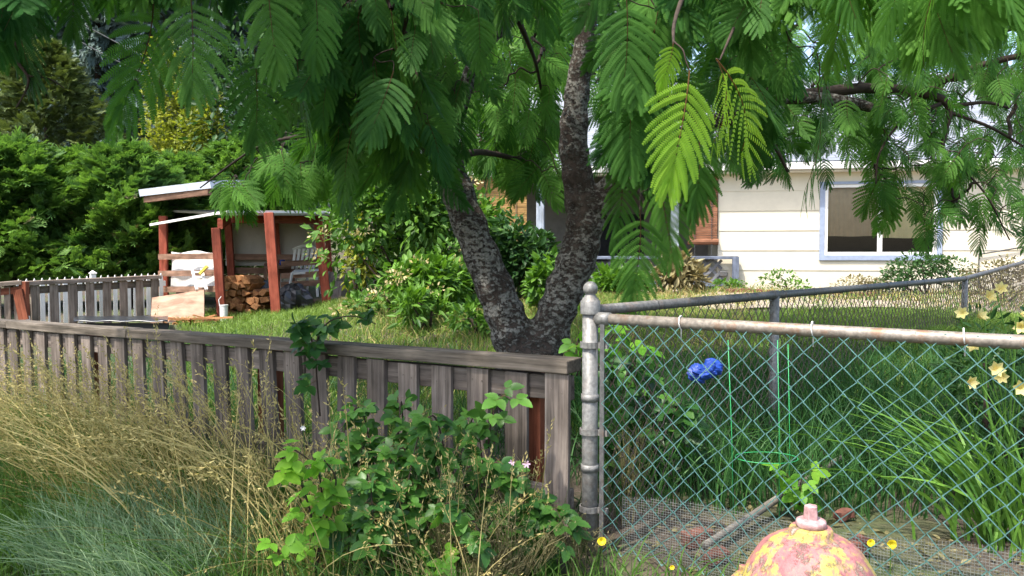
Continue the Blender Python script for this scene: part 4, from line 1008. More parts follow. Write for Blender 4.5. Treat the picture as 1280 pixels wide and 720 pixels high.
def rear_fences():
    a, b = P(28, 352, 8.6), P(200, 344, 9.9)
    root = thing('picket_fence', (a[0], a[1], gz(a[0], a[1])), 'rear weathered brown picket fence joining the woodshed, in front of white pickets', 'fence')
    d = b - a; L = np.linalg.norm(d[:2]); n = int(L / .178); u = unit(np.array([d[0], d[1], 0])); nn = np.array([u[1], -u[0], 0])
    MB().beam(a + [0, 0, -.02], b + [0, 0, -.02], .08, .045).build('cap_rail', M['rearfence'], root, bevel=.004)
    MB().beam(a + [0, 0, -.1] - nn * .03, b + [0, 0, -.1] - nn * .03, .03, .08).build('upper_rail', M['rearfence'], root)
    for i in range(n):
        p = a + d * (i + .6) / n + nn * .012; q = p.copy(); q[2] = gz(p[0], p[1]) + .02; p[2] -= .045
        MB().beam(q, p, .09, .018, side=u, nseg=2, jit=.002).build('picket', M['rearfence'], root)
    a2, b2 = P(-60, 360, 8.2), P(27, 353, 8.5); d2 = b2 - a2
    r2 = thing('picket_fence', (a2[0], a2[1], gz(a2[0], a2[1])), 'short brown fence section at the far left ending at a reddish slanting board', 'fence')
    MB().beam(a2, b2, .1, .045).build('cap_rail', M['rearfence'], r2, bevel=.004)
    MB().beam(a2 + [0, 0, -.08], b2 + [0, 0, -.08], .03, .07).build('upper_rail', M['fencered'], r2)
    for i in range(7):
        p = a2 + d2 * (i + .5) / 7; q = p.copy(); q[2] = gz(p[0], p[1]); p[2] -= .03
        MB().beam(q, p, .06, .018, side=(1, .2, 0)).build('picket', M['rearfence'], r2)
    MB().beam(P(30, 400, 8.45), P(22, 362, 8.45), .1, .025, side=(1, 0, 0)).build('slanting_board', M['fencered'], r2)
    MB().beam(P(31, 395, 8.5), P(30, 352, 8.5), .07, .07, side=(1, 0, 0)).build('post', M['fencered'], r2)
    # white pickets behind
    a3, b3 = P(18, 349, 9.3), P(205, 341, 10.6); d3 = b3 - a3; u3 = unit(np.array([d3[0], d3[1], 0]))
    r3 = thing('white_picket_fence', (a3[0], a3[1], gz(a3[0], a3[1])), 'white pointed picket fence with one taller post, just behind the brown fence', 'fence')
    for i in range(21):
        p = a3 + d3 * (i + .5) / 21; z0 = gz(p[0], p[1]); n3 = np.array([-u3[1], u3[0], 0]); h = p[2]; w_ = .024
        v = []
        for off in (-.008, .008):
            for (x, z) in ((-w_, z0), (w_, z0), (w_, h - .06), (0, h), (-w_, h - .06)): q = p + u3 * x + n3 * off; q[2] = z; v.append(q)
        MB().add(v, [(5, 6, 7, 9), (0, 4, 2, 1)] + [(k, (k + 1) % 5, 5 + (k + 1) % 5, 5 + k) for k in range(5)], [(7, 8, 9), (2, 4, 3)]).build('picket', M['whitepaint'], r3)
    MB().beam(a3 + [0, .03, -.14], b3 + [0, .03, -.14], .03, .07).build('rail', M['whitepaint'], r3)
    p = P(116, 343, 9.9); t = p + [0, 0, 0]; MB().tube([(p[0], p[1], gz(p[0], p[1])), t, t + [0, 0, .015], t + [0, 0, .05]], [.04, .04, .055, .004], 4).build('post', M['whitepaint'], r3)
rear_fences()

# ------------------------------------------------------------------ trees and shrubs behind
def cone_tree(name, base, h, rad, n, size, mat, label, cat='tree', group=None, shape=0.7, bot=.05, tmpl=SPRAY, up=.5, tint=.4, trunk_r=.08, lump=.18, dead=0):
    base = np.asarray(base, float); root = thing(name, base, label, cat, group); mb = MB()
    f = bot + (1 - bot) * RNG.random(n) ** .85; ang = RNG.uniform(0, 2 * np.pi, n)
    prof = (1 - f) ** shape * (1 - np.exp(-f * 14 - .6))
    lum = 1 + lump * np.sin(ang * 3 + f * 11 + RNG.uniform(0, 6)) + lump * np.sin(ang * 7 - f * 23)
    r_ = rad * prof * lum * (1 - .45 * RNG.random(n) ** 2)
    pos = base + np.stack([r_ * np.cos(ang), r_ * np.sin(ang), f * h], -1)
    out = np.stack([np.cos(ang), np.sin(ang), np.zeros(n)], -1)
    ax = out + np.array([0, 0, up]) + RNG.normal(0, .35, (n, 3)); nr = np.cross(np.cross(ax, [0, 0, 1.0]), ax) + RNG.normal(0, .5, (n, 3))
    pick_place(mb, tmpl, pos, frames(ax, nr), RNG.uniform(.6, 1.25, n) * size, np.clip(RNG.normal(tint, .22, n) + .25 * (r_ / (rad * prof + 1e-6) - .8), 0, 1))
    mb.build('crown', mat, root)
    if dead:
        db = MB(); q = RNG.integers(0, n, dead); q = q[f[q] < .75]; pick_place(db, tmpl, pos[q] * 1.0, frames(ax[q] + RNG.normal(0, .3, (len(q), 3)), nr[q]), RNG.uniform(.5, 1, len(q)) * size, RNG.uniform(.1, .8, len(q)))
        db.build('dead_sprays', M['weed'], root)
    MB().tube([base - [0, 0, .1], base + [0, 0, h * .5], base + [0, 0, h * .9]], [trunk_r, trunk_r * .7, trunk_r * .2], 8).build('trunk', M['twig'], root)
    return root
def gp(px, Y): x = (px - 640) / FPX * Y; return (x, Y, float(gz(x, Y)))
hl = ['broad bright green arborvitae at the left edge of the hedge', 'bright feathery arborvitae second from the left edge of the hedge', 'bright feathery arborvitae behind the taller white fence post', 'bright feathery arborvitae behind the tin woodshed roof edge', 'feathery arborvitae right behind the red woodshed', 'leftmost feathery arborvitae, half outside the picture']
for (px, Y, h, rad, lb) in ((15, 11.8, 2.42, 1.25, hl[0]), (95, 12.6, 2.28, 1.05, hl[1]), (160, 12.2, 2.36, .9, hl[2]), (225, 13.4, 2.35, .95, hl[3]), (300, 15.0, 2.8, 1.5, hl[4]), (-90, 11.5, 3.0, 1.2, hl[5])):
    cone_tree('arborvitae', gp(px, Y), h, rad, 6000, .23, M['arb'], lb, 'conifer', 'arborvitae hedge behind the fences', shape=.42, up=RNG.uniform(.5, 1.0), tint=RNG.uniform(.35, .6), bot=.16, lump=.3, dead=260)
cone_tree('cypress', gp(62, 19), 5.6, 1.9, 7500, .26, M['olive'], 'rounded olive green cypress rising behind the left of the hedge', 'conifer', shape=.5, up=.5, tint=.5)
cone_tree('cypress', gp(-60, 22), 8.5, 2.2, 4500, .32, M['olive'], 'tall dark cypress at the far left edge under the hanging leaves', 'conifer', shape=.6, up=.4, tint=.3)
fl = ['tall haze tinted fir behind the olive cypress', 'tall haze tinted fir left of the golden shrub', 'tall haze tinted fir straight above the tin woodshed roof', 'tall haze tinted fir hidden mostly by hanging silk leaves', 'dark fir seen through the leaves left of the trunks', 'dark fir seen through the gap between the trunks', 'dark fir behind the house roof ridge', 'dark fir at the far left beyond the cypress']
for (px, Y, h, rad, lb) in ((130, 46, 24, 4.6, fl[0]), (185, 54, 30, 5.4, fl[1]), (255, 48, 24, 5, fl[2]), (340, 56, 30, 6, fl[3]), (450, 50, 26, 6, fl[4]), (600, 55, 28, 6, fl[5]), (740, 60, 30, 6.5, fl[6]), (40, 60, 34, 6.2, fl[7])):
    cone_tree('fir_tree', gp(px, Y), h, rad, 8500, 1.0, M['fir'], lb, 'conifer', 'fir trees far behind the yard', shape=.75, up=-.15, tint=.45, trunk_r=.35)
def bush(name, base, rad, n, size, mat, label, cat='shrub', tmpl=(LEAF,), lumps=9, tint=.45, group=None, stems=5, flowers=0, low=0.12):
    base = np.asarray(base, float); root = thing(name, base, label, cat, group); mb = MB(); rad = np.asarray(rad, float)
    K = lumps; ph = RNG.uniform(0, 2 * np.pi, K); el = np.arcsin(RNG.uniform(-.1, 1, K))
    cen = np.stack([np.cos(ph) * np.cos(el), np.sin(ph) * np.cos(el), np.sin(el)], -1) * rad * .62 + [0, 0, rad[2] * (.42 + low)]
    k = RNG.integers(0, K, n); d = unit(RNG.normal(0, 1, (n, 3)) + [0, 0, .35]); lr = RNG.uniform(.32, .5, K)[k]
    pos = base + cen[k] + d * rad * lr[:, None] * (1 - .5 * RNG.random(n)[:, None] ** 2)
    pos[:, 2] = np.maximum(pos[:, 2], base[2] + .02)
    ax = d + RNG.normal(0, .5, (n, 3)) + [0, 0, -.25]; nr = d * .7 + np.array([0, 0, .8]) + RNG.normal(0, .35, (n, 3))
    pick_place(mb, list(tmpl), pos, frames(ax, nr), RNG.uniform(.6, 1.3, n) * size, np.clip(RNG.normal(tint, .25, n), 0, 1))
    mb.build('foliage', mat, root)
    st = MB()
    for i in range(stems):
        c = base + cen[i % K] * RNG.uniform(.9, 1.1); m_ = base + (c - base) * .5 + RNG.normal(0, .05, 3)
        st.tube([base + RNG.normal(0, .03, 3) * [1, 1, 0] - [0, 0, .05], m_, c], [.016, .012, .004], 6)
    st.build('stem', M['twig'], root, smooth=True)
    if flowers:
        k = RNG.integers(0, K, flowers)
        for q in k:
            fb = MB()
            d = unit(RNG.normal(0, 1, 3) + [0, -.9, .5]); c = base + cen[q] + d * rad * .48; m = 26
            dd = unit(RNG.normal(0, 1, (m, 3))); pp = c + dd * RNG.uniform(.02, .085, (m, 1)) * [1.5, 1.5, .7]
            place(fb, LEAF, pp, frames(dd, RNG.normal(0, 1, (m, 3))), RNG.uniform(.03, .055, m), RNG.uniform(0, 1, m))
            fb.build('flower_head', M['cream'], root)
    return root
bush('golden_shrub', gp(212, 17), (.75, .75, 3.5), 4600, .11, M['yellowleaf'], 'yellow green golden shrub rising above the hedge', lumps=16, tint=.5)
bush('golden_shrub', gp(255, 16.5), (.9, .8, 2.6), 3000, .11, M['yellowleaf'], 'dull golden shrub directly behind the tin roof', lumps=12, tint=.25)
bush('broadleaf_tree', gp(470, 20), (3.2, 2.5, 6), 5200, .22, M['shrub'], 'leafy green tree behind the hanging silk leaves, left of the forked trunk', 'tree', lumps=22, tint=.4)
bush('broadleaf_tree', gp(640, 22), (3.2, 2.5, 7.5), 5200, .24, M['shrub'], 'leafy green tree behind the house roof, seen between the trunks', 'tree', lumps=22, tint=.5)
bush('broadleaf_tree', gp(360, 17), (2.0, 1.6, 4.2), 4200, .18, M['shrubdark'], 'dark leafy tree behind the right end of the woodshed', 'tree', lumps=16, tint=.4)
bush('flowering_shrub', gp(500, 9.2), (1.0, .8, 1.25), 4200, .11, M['shrub'], 'big glossy green shrub with cream flower heads left of the trunk', lumps=16, tint=.5, flowers=11)
bush('flowering_shrub', gp(572, 10.6), (.8, .6, .95), 2600, .11, M['shrub'], 'tall green shrub behind the left trunk, in front of the porch', lumps=14, tint=.4)
bush('flowering_shrub', gp(496, 10.6), (.55, .6, 1.15), 2600, .11, M['shrubdark'], 'dark green shrub beside the right shed post', lumps=12, tint=.5, flowers=2)
bush('flowering_shrub', gp(444, 10.2), (.2, .2, .75), 420, .10, M['yellowleaf'], 'lime yellow young shoots beside the right shed post', lumps=6, tint=.6)
bush('low_shrub', gp(525, 7.6), (.55, .42, .42), 1500, .09, M['shrub'], 'low bright green shrub with faded cream blooms on the lawn edge', lumps=10, tint=.7, flowers=9, low=0)
bush('low_shrub', gp(572, 8.2), (.45, .4, .5), 1200, .09, M['shrub'], 'bushy green plant left of the leaning trunk base', lumps=9, tint=.45, flowers=5, low=0)
bush('evergreen_shrub', gp(642, 9.6), (.6, .5, .72), 2600, .1, M['shrubdark'], 'dark evergreen shrub in front of the porch between the trunks', lumps=12, tint=.45)
bush('evergreen_shrub', gp(694, 9.0), (.3, .3, .36), 800, .11, M['shrub'], 'bright leafy shrub under the pale porch post', lumps=9, tint=.6, low=0)
bush('porch_plant', gp(770, 11.2), (.55, .4, .3), 900, .16, M['shrub'], 'spiky green and yellow plant below the porch lattice', tmpl=(LEAFN,), lumps=10, tint=.7, low=0)
bush('porch_plant', gp(700, 7.3), (.3, .3, .4), 600, .1, M['shrub'], 'small leafy plant just right of the trunk base', lumps=6, tint=.6, low=0)
bush('porch_plant', gp(838, 11.6), (.5, .3, .42), 900, .17, M['weed'], 'tall tan grassy plant in front of the pale porch post', tmpl=(LEAFN,), lumps=10, tint=.75, low=0)
bush('bed_plant', gp(912, 12.0), (.3, .25, .16), 260, .07, M['shrub'], 'low green plant under the bamboo blind by the siding', lumps=8, tint=.55, low=0)
bush('bed_plant', gp(985, 12.2), (.55, .3, .24), 330, .06, M['shrub'], 'spindly plant against the cream siding left of the window', lumps=7, tint=.55, low=0)
bush('bed_plant', gp(1080, 11.9), (.6, .35, .2), 600, .05, M['weed'], 'dry tan plant in the bed left of the round shrub', lumps=8, tint=.5, low=0)
bush('bed_plant', gp(1160, 11.2), (.7, .45, .42), 2200, .055, M['shrubdark'], 'rounded dusky shrub below the curtained window', lumps=10, tint=.6, low=0)
bush('bed_plant', gp(1250, 9.5), (.6, .45, .4), 1300, .045, M['weed'], 'dry twiggy shrub behind the right end of the far fence', lumps=10, tint=.3, low=0)
bush('low_weed', gp(598, 6.5), (.28, .25, .22), 420, .07, M['shrub'], 'low leafy weed on the lawn at the left foot of the trunk', lumps=6, tint=.6, low=0)
bush('low_weed', gp(530, 6.9), (.3, .25, .26), 420, .1, M['shrub'], 'spiky bright weed in the lawn left of the trunk', tmpl=(LEAFN,), lumps=6, tint=.75, low=0)
bush('low_weed', gp(480, 7.8), (.4, .3, .25), 520, .07, M['shrub'], 'low green weed on the lawn below the dark shrub', lumps=7, tint=.5, low=0, flowers=2)
# brick edging in front of the house bed
for i in range(14):
    px = 920 + 14 * i; c = P(px, 0, 11.3); c[2] = gz(c[0], 11.3) + .03; a = RNG.uniform(-.15, .15)
    o = MB().beam(c - [.1, .1 * a, 0], c + [.1, .1 * a, 0], .1, .07 + .02 * random.random()).build('brick', M['brick'], bevel=.008)
    tag(o, 'red brick in the edging of the bed below the siding', 'brick', 'edging bricks before the house')
# overhead wires
for k, (a, b, lb) in enumerate((((100, 28, 30), (330, 120, 34), 'upper thin overhead wire against the dark firs'), ((100, 52, 30), (330, 138, 34), 'lower thin overhead wire against the dark firs'))):
    p, q = P(*a), P(*b); pts = [p + (q - p) * t - np.array([0, 0, .35 * 4 * t * (1 - t)]) for t in np.linspace(0, 1, 12)]
    o = MB().tube(pts, .02, 5).build('overhead_wire', M['galv']); tag(o, lb, 'wire')

# ------------------------------------------------------------------ grasses
def blades(mb, pos, h, lean, width, tint, nseg=4, curl=1.0):
    """pos Nx3, h N, lean Nx2 horizontal reach as a share of h"""
    N = len(pos); t = np.linspace(0, 1, nseg + 1); L = np.concatenate([lean, np.zeros((N, 1))], 1)
    P_ = pos[:, None, :] + L[:, None, :] * (h[:, None, None] * (t ** (1.6 * curl))[None, :, None])
    up = t - .38 * np.linalg.norm(lean, axis=1)[:, None] * t ** 2.4
    P_[:, :, 2] += h[:, None] * up
    sd_ = unit(np.cross(np.concatenate([lean, np.full((N, 1), .4)], 1), RNG.normal(0, 1, (N, 3))))
    wv = (width[:, None] * (1 - t ** 1.5 * .9)[None])[:, :, None] * sd_[:, None, :]
    v = np.stack([P_ - wv, P_ + wv], 2).reshape(-1, 3); m = 2 * (nseg + 1)
    b = (np.arange(N) * m)[:, None, None]; i = (np.arange(nseg) * 2)[None, :, None]
    q = (b + i + np.array([0, 1, 3, 2])[None, None]).reshape(-1, 4)
    mb.add(v, q, None, np.repeat(tint, m)); return P_
def seedheads(mb, P_, n=14, size=.012, tint=.8, spread=.012, frac=.3):
    N = len(P_); a = P_[:, -1]; b = P_[:, -2]; c = P_[:, -3]
    for k in range(n):
        f = k / n * frac * 4; p = np.where(f < 1, a + (b - a) * min(f, 1), b + (c - b) * max(0, f - 1)); dr = unit(a - b)
        pos = p + RNG.normal(0, spread * (.3 + .7 * k / n), (N, 3)); ax = dr + RNG.normal(0, .45, (N, 3))
        place(mb, SEED, pos, frames(ax, RNG.normal(0, 1, (N, 3))), RNG.uniform(.7, 1.3, N) * size, np.clip(RNG.normal(tint, .15, N), 0, 1))
SEED = (np.array([(-.16, .3, 0), (0, 0, 0), (.16, .3, 0), (0, 1, 0)], float), np.array([(0, 1, 2, 3)]), np.zeros((0, 3), int), np.zeros(4))
def ground_pts(n, fx, fy):
    x, y = fx(n), fy(n); return np.stack([x, y, gz(x, y)], -1)
def fence_pts(n, t0, t1, d0, d1):       # along the fence line t, distance d (negative = street side)
    t = RNG.uniform(t0, t1, n); d = RNG.uniform(d0, d1, n); xy = F0[None] + FD[None] * t[:, None] + FN[None] * d[:, None]
    return np.stack([xy[:, 0], xy[:, 1], gz(xy[:, 0], xy[:, 1])], -1)
def grasses():
    # short verge grass on the street side
    n = 30000; p = fence_pts(n, -7, 1.8, -2.4, -.05); mb = MB()
    blades(mb, p, RNG.uniform(.05, .2, n), RNG.normal(0, .4, (n, 2)), RNG.uniform(.0015, .0042, n), np.clip(RNG.normal(.5, .22, n), 0, 1), 3)
    tag(mb.build('verge_grass', M['grass'], origin=(0, 0, 0)), 'short green grass covering the verge in front of the fence', 'grass', kind='stuff')
    n = 11000; p = fence_pts(n, -4.2, -1.7, -1.7, -.5); mb = MB()
    blades(mb, p, RNG.uniform(.08, .24, n), RNG.normal(0, .4, (n, 2)), RNG.uniform(.0018, .004, n), np.clip(RNG.normal(.75, .22, n), 0, 1), 4)
    tag(mb.build('lush_grass', M['grass'], origin=(0, 0, 0)), 'lush bright green grass at the lower left corner of the picture', 'grass', kind='stuff')
    # blue green fine grass clump, bottom left
    n = 1500; mb = MB(); p = fence_pts(n, -1.75, -.9, -1.05, -.55)
    P_ = blades(mb, p, RNG.uniform(.2, .36, n), RNG.normal(0, .33, (n, 2)) + [-.25, -.25], RNG.uniform(.0015, .0030, n), np.clip(RNG.normal(.5, .3, n), 0, 1), 5)
    tag(mb.build('fine_grass', M['bluegrass'], origin=(0, 0, 0)), 'fine blue green grass drooping at the lower left in front of the dry stalks', 'grass', kind='stuff')
    # dry tall grass along the fence
    mb = MB()
    for (n, t0, t1, d0, d1, h0, h1, lx, ly, ls) in ((360, -4.4, -1.5, -.45, -.06, .36, .62, -.25, -.1, .28), (260, -3.2, -1.4, -.75, -.25, .45, .72, -.75, -.15, .25), (300, -6.2, -3.4, -.7, -.06, .25, .45, -.5, -.1, .25), (220, -1.9, -.5, -.75, -.1, .3, .6, -.1, -.15, .3)):
        p = fence_pts(n, t0, t1, d0, d1)
        P_ = blades(mb, p, RNG.uniform(h0, h1, n), RNG.normal(0, ls, (n, 2)) + [lx, ly], RNG.uniform(.0013, .0024, n), np.clip(RNG.normal(.6, .28, n), 0, 1), 6)
        seedheads(mb, P_, 11, .015, .8, .006, .3)
    # longer arching stalks with full heads
    n = 190; p = fence_pts(n, -2.3, -.75, -.8, -.2)
    P_ = blades(mb, p, RNG.uniform(.5, .9, n), np.stack([RNG.uniform(-1.0, .05, n), RNG.normal(-.12, .25, n)], -1), RNG.uniform(.0018, .0032, n), np.clip(RNG.normal(.85, .15, n), 0, 1), 8)
    seedheads(mb, P_, 22, .017, .85, .007, .5)
    n = 150; p = fence_pts(n, -.9, 0, -.75, -.15)
    P_ = blades(mb, p, RNG.uniform(.3, .6, n), RNG.normal(0, .4, (n, 2)), RNG.uniform(.0015, .0026, n), np.clip(RNG.normal(.75, .2, n), 0, 1), 7)
    seedheads(mb, P_, 18, .015, .8, .007, .5)
    # basal dry leaves
    n = 2600; p = fence_pts(n, -5.5, -.6, -.8, -.05)
    blades(mb, p, RNG.uniform(.15, .45, n), RNG.normal(0, .5, (n, 2)) + [-.2, -.1], RNG.uniform(.0012, .0024, n), np.clip(RNG.normal(.25, .2, n), 0, 1), 5)
    tag(mb.build('dry_grass', M['drygrass'], origin=(0, 0, 0)), 'tall straw coloured seeding grass leaning left along the grey picket fence', 'grass', kind='stuff')
    n = 6500; p = fence_pts(n, -6, -.05, -1.0, -.03); mb = MB()
    blades(mb, p, RNG.uniform(.12, .4, n), RNG.normal(0, .4, (n, 2)) + [-.2, -.1], RNG.uniform(.0014, .003, n), np.clip(RNG.normal(.35, .25, n), 0, 1), 5)
    tag(mb.build('green_grass', M['grass'], origin=(0, 0, 0)), 'longer green grass growing among the straw coloured stalks', 'grass', kind='stuff')
    # garden grass behind the chain link
    n = 15000; mb = MB(); x = RNG.uniform(.35, 4.6, n); y = RNG.uniform(3.0, 5.3, n); d = (x - F0[0]) * FN[0] + (y - F0[1]) * FN[1]
    k = (d > .42) ; x, y = x[k], y[k]; n = len(x)
    p = np.stack([x, y, gz(x, y)], -1); hh = np.minimum(RNG.uniform(.2, .5, n), np.maximum(.05, (1 - .108 * p[:, 1] - p[:, 2]) * RNG.uniform(.7, 1.1, n))); blades(mb, p, hh, RNG.normal(0, .35, (n, 2)), RNG.uniform(.002, .0042, n), np.clip(RNG.normal(.4, .25, n), 0, 1), 4)
    tag(mb.build('garden_grass', M['grassdark'], origin=(0, 0, 0)), 'rank dark green grass filling the plot behind the teal mesh', 'grass', kind='stuff')
    # lawn
    n = 92000; mb = MB(); y = RNG.uniform(4.2, 11.5, n); x = RNG.uniform(-.42, .68, n) * y; d = (x - F0[0]) * FN[0] + (y - F0[1]) * FN[1]; k = (d > .6) & ~((x > 1.9) & (y > 7.9 - .17 * (x - 2.6)) & (RNG.random(n) > .06))
    x, y = x[k], y[k]; n = len(x); p = np.stack([x, y, gz(x, y)], -1)
    blades(mb, p, RNG.uniform(.04, .11, n), RNG.normal(0, .4, (n, 2)), RNG.uniform(.0025, .0055, n), np.clip(RNG.normal(.8, .25, n), 0, 1), 2)
    tag(mb.build('lawn_grass', leafmat('lawn_blade', (0.05, 0.115, 0.025), (0.19, 0.29, 0.06), .3), origin=(0, 0, 0)), 'short sunlit lawn grass between the trunk and the house', 'grass', kind='stuff')
    n = 8000; mb = MB(); y = RNG.uniform(5, 11, n); x = RNG.uniform(-.22, .3, n) * y; p = np.stack([x, y, gz(x, y)], -1)
    blades(mb, p, RNG.uniform(.05, .16, n), RNG.normal(0, .5, (n, 2)), RNG.uniform(.002, .0035, n), np.clip(RNG.normal(.6, .25, n), 0, 1), 3)
    tag(mb.build('dry_lawn_grass', M['drygrass'], origin=(0, 0, 0)), 'parched straw coloured patches in the lawn behind the trunk', 'grass', kind='stuff')
    for (nn, mt, nm, lb, h1) in ((3800, 'drygrass', 'dry_bed_weeds', 'dry straw weeds scattered through the pale bed below the siding', .22), (4200, 'grass', 'bed_weeds', 'low green weeds scattered through the pale bed below the siding', .2)):
        x = RNG.uniform(1.8, 8, nn); y = 8.2 - .17 * (x - 2.6) + 4.2 * RNG.random(nn); k = np.sin(x * 2.3 + y * 1.1) + np.sin(y * 3.1 - x) + RNG.normal(0, .6, nn) > -.1; x, y = x[k], y[k]; m_ = len(x); mb = MB()
        blades(mb, np.stack([x, y, gz(x, y)], -1), RNG.uniform(.05, h1, m_), RNG.normal(0, .5, (m_, 2)), RNG.uniform(.003, .007, m_), np.clip(RNG.normal(.55, .25, m_), 0, 1), 3)
        tag(mb.build(nm, M[mt], origin=(0, 0, 0)), lb, 'weeds', kind='stuff')
    # weeds behind front picket fence
    n = 5200; mb = MB(); p = fence_pts(n, -6, 0, .15, 2.2)
    blades(mb, p, RNG.uniform(.1, .32, n), RNG.normal(0, .4, (n, 2)), RNG.uniform(.002, .004, n), np.clip(RNG.normal(.35, .25, n), 0, 1), 4)
    tag(mb.build('yard_grass', M['grassdark'], origin=(0, 0, 0)), 'unmown grass in the yard right behind the grey picket fence', 'grass', kind='stuff')
grasses()

# ------------------------------------------------------------------ brambles, weeds, flowers
def bramble(spec, label, mat, leafs=46, size=.047, group=None, spreadpx=70, tint=.4):
    """spec: list of canes; a cane is a list of (px,py,Y)"""
    c0 = P(*spec[0][0]); base = np.array([c0[0], c0[1], float(gz(c0[0], c0[1]))])
    root = thing('bramble', base, label, 'bramble', group); st = MB(); lf = MB()
    for cane in spec:
        pts = np.array([P(*c) for c in cane]); pp, rr = smooth_path(pts, np.linspace(.004, .0018, len(pts)), 6); st.tube(pp, rr, 6)
        n = leafs; k = RNG.uniform(.08, 1, n) * (len(pp) - 1); i = np.minimum(k.astype(int), len(pp) - 2); p = pp[i] + (pp[i + 1] - pp[i]) * (k - i)[:, None]
        off = unit(RNG.normal(0, 1, (n, 3)) * [1, .8, .7] + [0, -.35, .1]); s = RNG.uniform(.65, 1.2, n) * size
        pos = p + off * (s * .55)[:, None]
        nr = RNG.normal(0, .4, (n, 3)) + [0, -.55, .85]
        place(lf, TRI, pos, frames(off * [1, 1, .5] + [0, -.1, -.35], nr), s, np.clip(RNG.normal(tint, .25, n), 0, 1))
    st.build('cane', M['twig'], root, smooth=True); lf.build('leaves', mat, root, smooth=True)
    return root
def rc(px0, py0, n, dx, h, Y0=2.6, Y1=2.8):
    out = []
    for i in range(n):
        x = px0 + RNG.uniform(-dx, dx); Y = RNG.uniform(Y0, Y1); hh = h * RNG.uniform(.6, 1.1); sx = RNG.uniform(-45, 45)
        out.append([(x, py0, Y), (x + sx * .4, py0 - hh * .6, Y), (x + sx, py0 - hh, Y - .04), (x + sx * 1.7, py0 - hh * .9, Y - .1), (x + sx * 2.2, py0 - hh * .6, Y - .14)])
    return out
bramble(rc(470, 730, 6, 45, 215, 2.85, 3.0), 'dark leafy bramble climbing the grey pickets at the right edge of dry grass', M['bramble'])
bramble(rc(570, 740, 7, 45, 205, 2.65, 2.85), 'dense green bramble with a few pink flowers against the last grey pickets', M['bramble'])
bramble(rc(500, 745, 5, 60, 140, 2.45, 2.65), 'low spreading bramble in the middle of the weeds at the bottom edge', M['bramble'])
bramble(rc(676, 735, 4, 12, 100, 2.55, 2.64), 'dark bramble clump at the foot of the end picket beside the steel post', M['bramble'])
bramble([[(395, 715, 2.5), (390, 650, 2.42), (370, 595, 2.34), (335, 585, 2.28)], [(395, 715, 2.5), (402, 630, 2.42), (395, 585, 2.34), (365, 560, 2.28)], [(395, 715, 2.5), (410, 640, 2.42), (420, 600, 2.36), (405, 575, 2.3)]], 'sunlit lime green bramble shoot among the dry grass left of centre', M['bramble_young'], 13, .05, tint=.45)
bramble([[(360, 740, 2.35), (352, 700, 2.28), (345, 680, 2.24)]], 'tiny lime bramble tip at the bottom edge below the sunlit shoot', M['bramble_young'], 7, .045, tint=.5)
bramble([[(550, 760, 2.4), (555, 715, 2.35), (548, 690, 2.3)], [(550, 760, 2.4), (570, 710, 2.35), (575, 698, 2.3)]], 'bright green bramble shoot at the bottom edge below the pink flowers', M['bramble_young'], 10, .05, tint=.25)
bramble([[(610, 560, 2.75), (615, 520, 2.7), (625, 495, 2.65), (640, 500, 2.6)]], 'small bramble sprig crossing the second last grey picket', M['bramble'], 11, .055, tint=.7)
bramble([[(400, 520, 3.32), (395, 440, 3.3), (408, 405, 3.25), (440, 395, 3.2), (470, 405, 3.15)], [(395, 440, 3.3), (380, 405, 3.3), (365, 410, 3.25)]], 'dark green leafy cane arching over the fence cap below the woodshed', M['bramble'], 22, .06, tint=.15)
bramble([[(1000, 640, 3.0), (985, 600, 2.95), (975, 585, 2.9)], [(1000, 640, 3.0), (1000, 610, 2.9), (1005, 590, 2.9)]], 'small bright vine growing inside the green wire cage', M['bramble_young'], 9, .05, tint=.1)
bramble(rc(800, 640, 6, 38, 175, 3.2, 3.5), 'dark leafy bramble behind the teal mesh next to the steel post', M['bramble'], 30, .06, tint=.1)
bramble(rc(890, 630, 5, 50, 95, 3.5, 3.9), 'dark weedy vine low behind the blue bag and teal mesh', M['bramble'], 26, .06, tint=.1)
bramble(rc(735, 470, 3, 15, 60, 3.3, 3.6), 'small leafy sprout between the trunk and the steel post', M['bramble_young'], 10, .05, tint=.1)

def dry_weed(px, py, Y, h, w_, n, label):
    c = P(px, py, Y); c[2] = gz(c[0], c[1]); root = thing('dry_weed', c, label, 'weed'); st = MB(); sd_ = MB()
    for i in range(n):
        a = RNG.normal(0, 1, 2) * w_; tip = c + [a[0], a[1] * .5, h * RNG.uniform(.55, 1.05)]; mid = c + (tip - c) * .55 + [a[0] * .1, 0, .06]
        st.tube([c + RNG.normal(0, .015, 3) * [1, 1, 0], mid, tip], [.0018, .0014, .0008], 4)
        m = 34; f = RNG.uniform(.35, 1, m)[:, None]; p = np.where(f < .55, c + (mid - c) * (f / .55), mid + (tip - mid) * ((f - .55) / .45)) + RNG.normal(0, .022, (m, 3))
        place(sd_, SEED, p, frames(RNG.normal(0, 1, (m, 3)) + [0, 0, .5], RNG.normal(0, 1, (m, 3))), RNG.uniform(.006, .013, m), np.clip(RNG.normal(.6, .25, m), 0, 1))
        for q in p[::3]: st.tube([q, c + (tip - c) * np.clip((q[2] - c[2]) / h, 0, 1) * .94], .0006, 3, cap=False)
    st.build('stalk', M['weed'], root); sd_.build('seed_heads', M['weed'], root)
dry_weed(545, 700, 2.45, .42, .09, 22, 'tan wispy dried weed standing in the bramble right of centre')
dry_weed(640, 720, 2.4, .32, .1, 26, 'tan wispy dried weed left of the bramble clump by the steel post')
dry_weed(600, 730, 2.3, .28, .1, 22, 'low tan dried weed at the bottom edge below the pickets')
dry_weed(470, 720, 2.5, .34, .08, 14, 'olive dried weed among the dry grass edge and bramble')
dry_weed(650, 640, 2.6, .36, .06, 14, 'feathery olive weed in front of the third last picket')
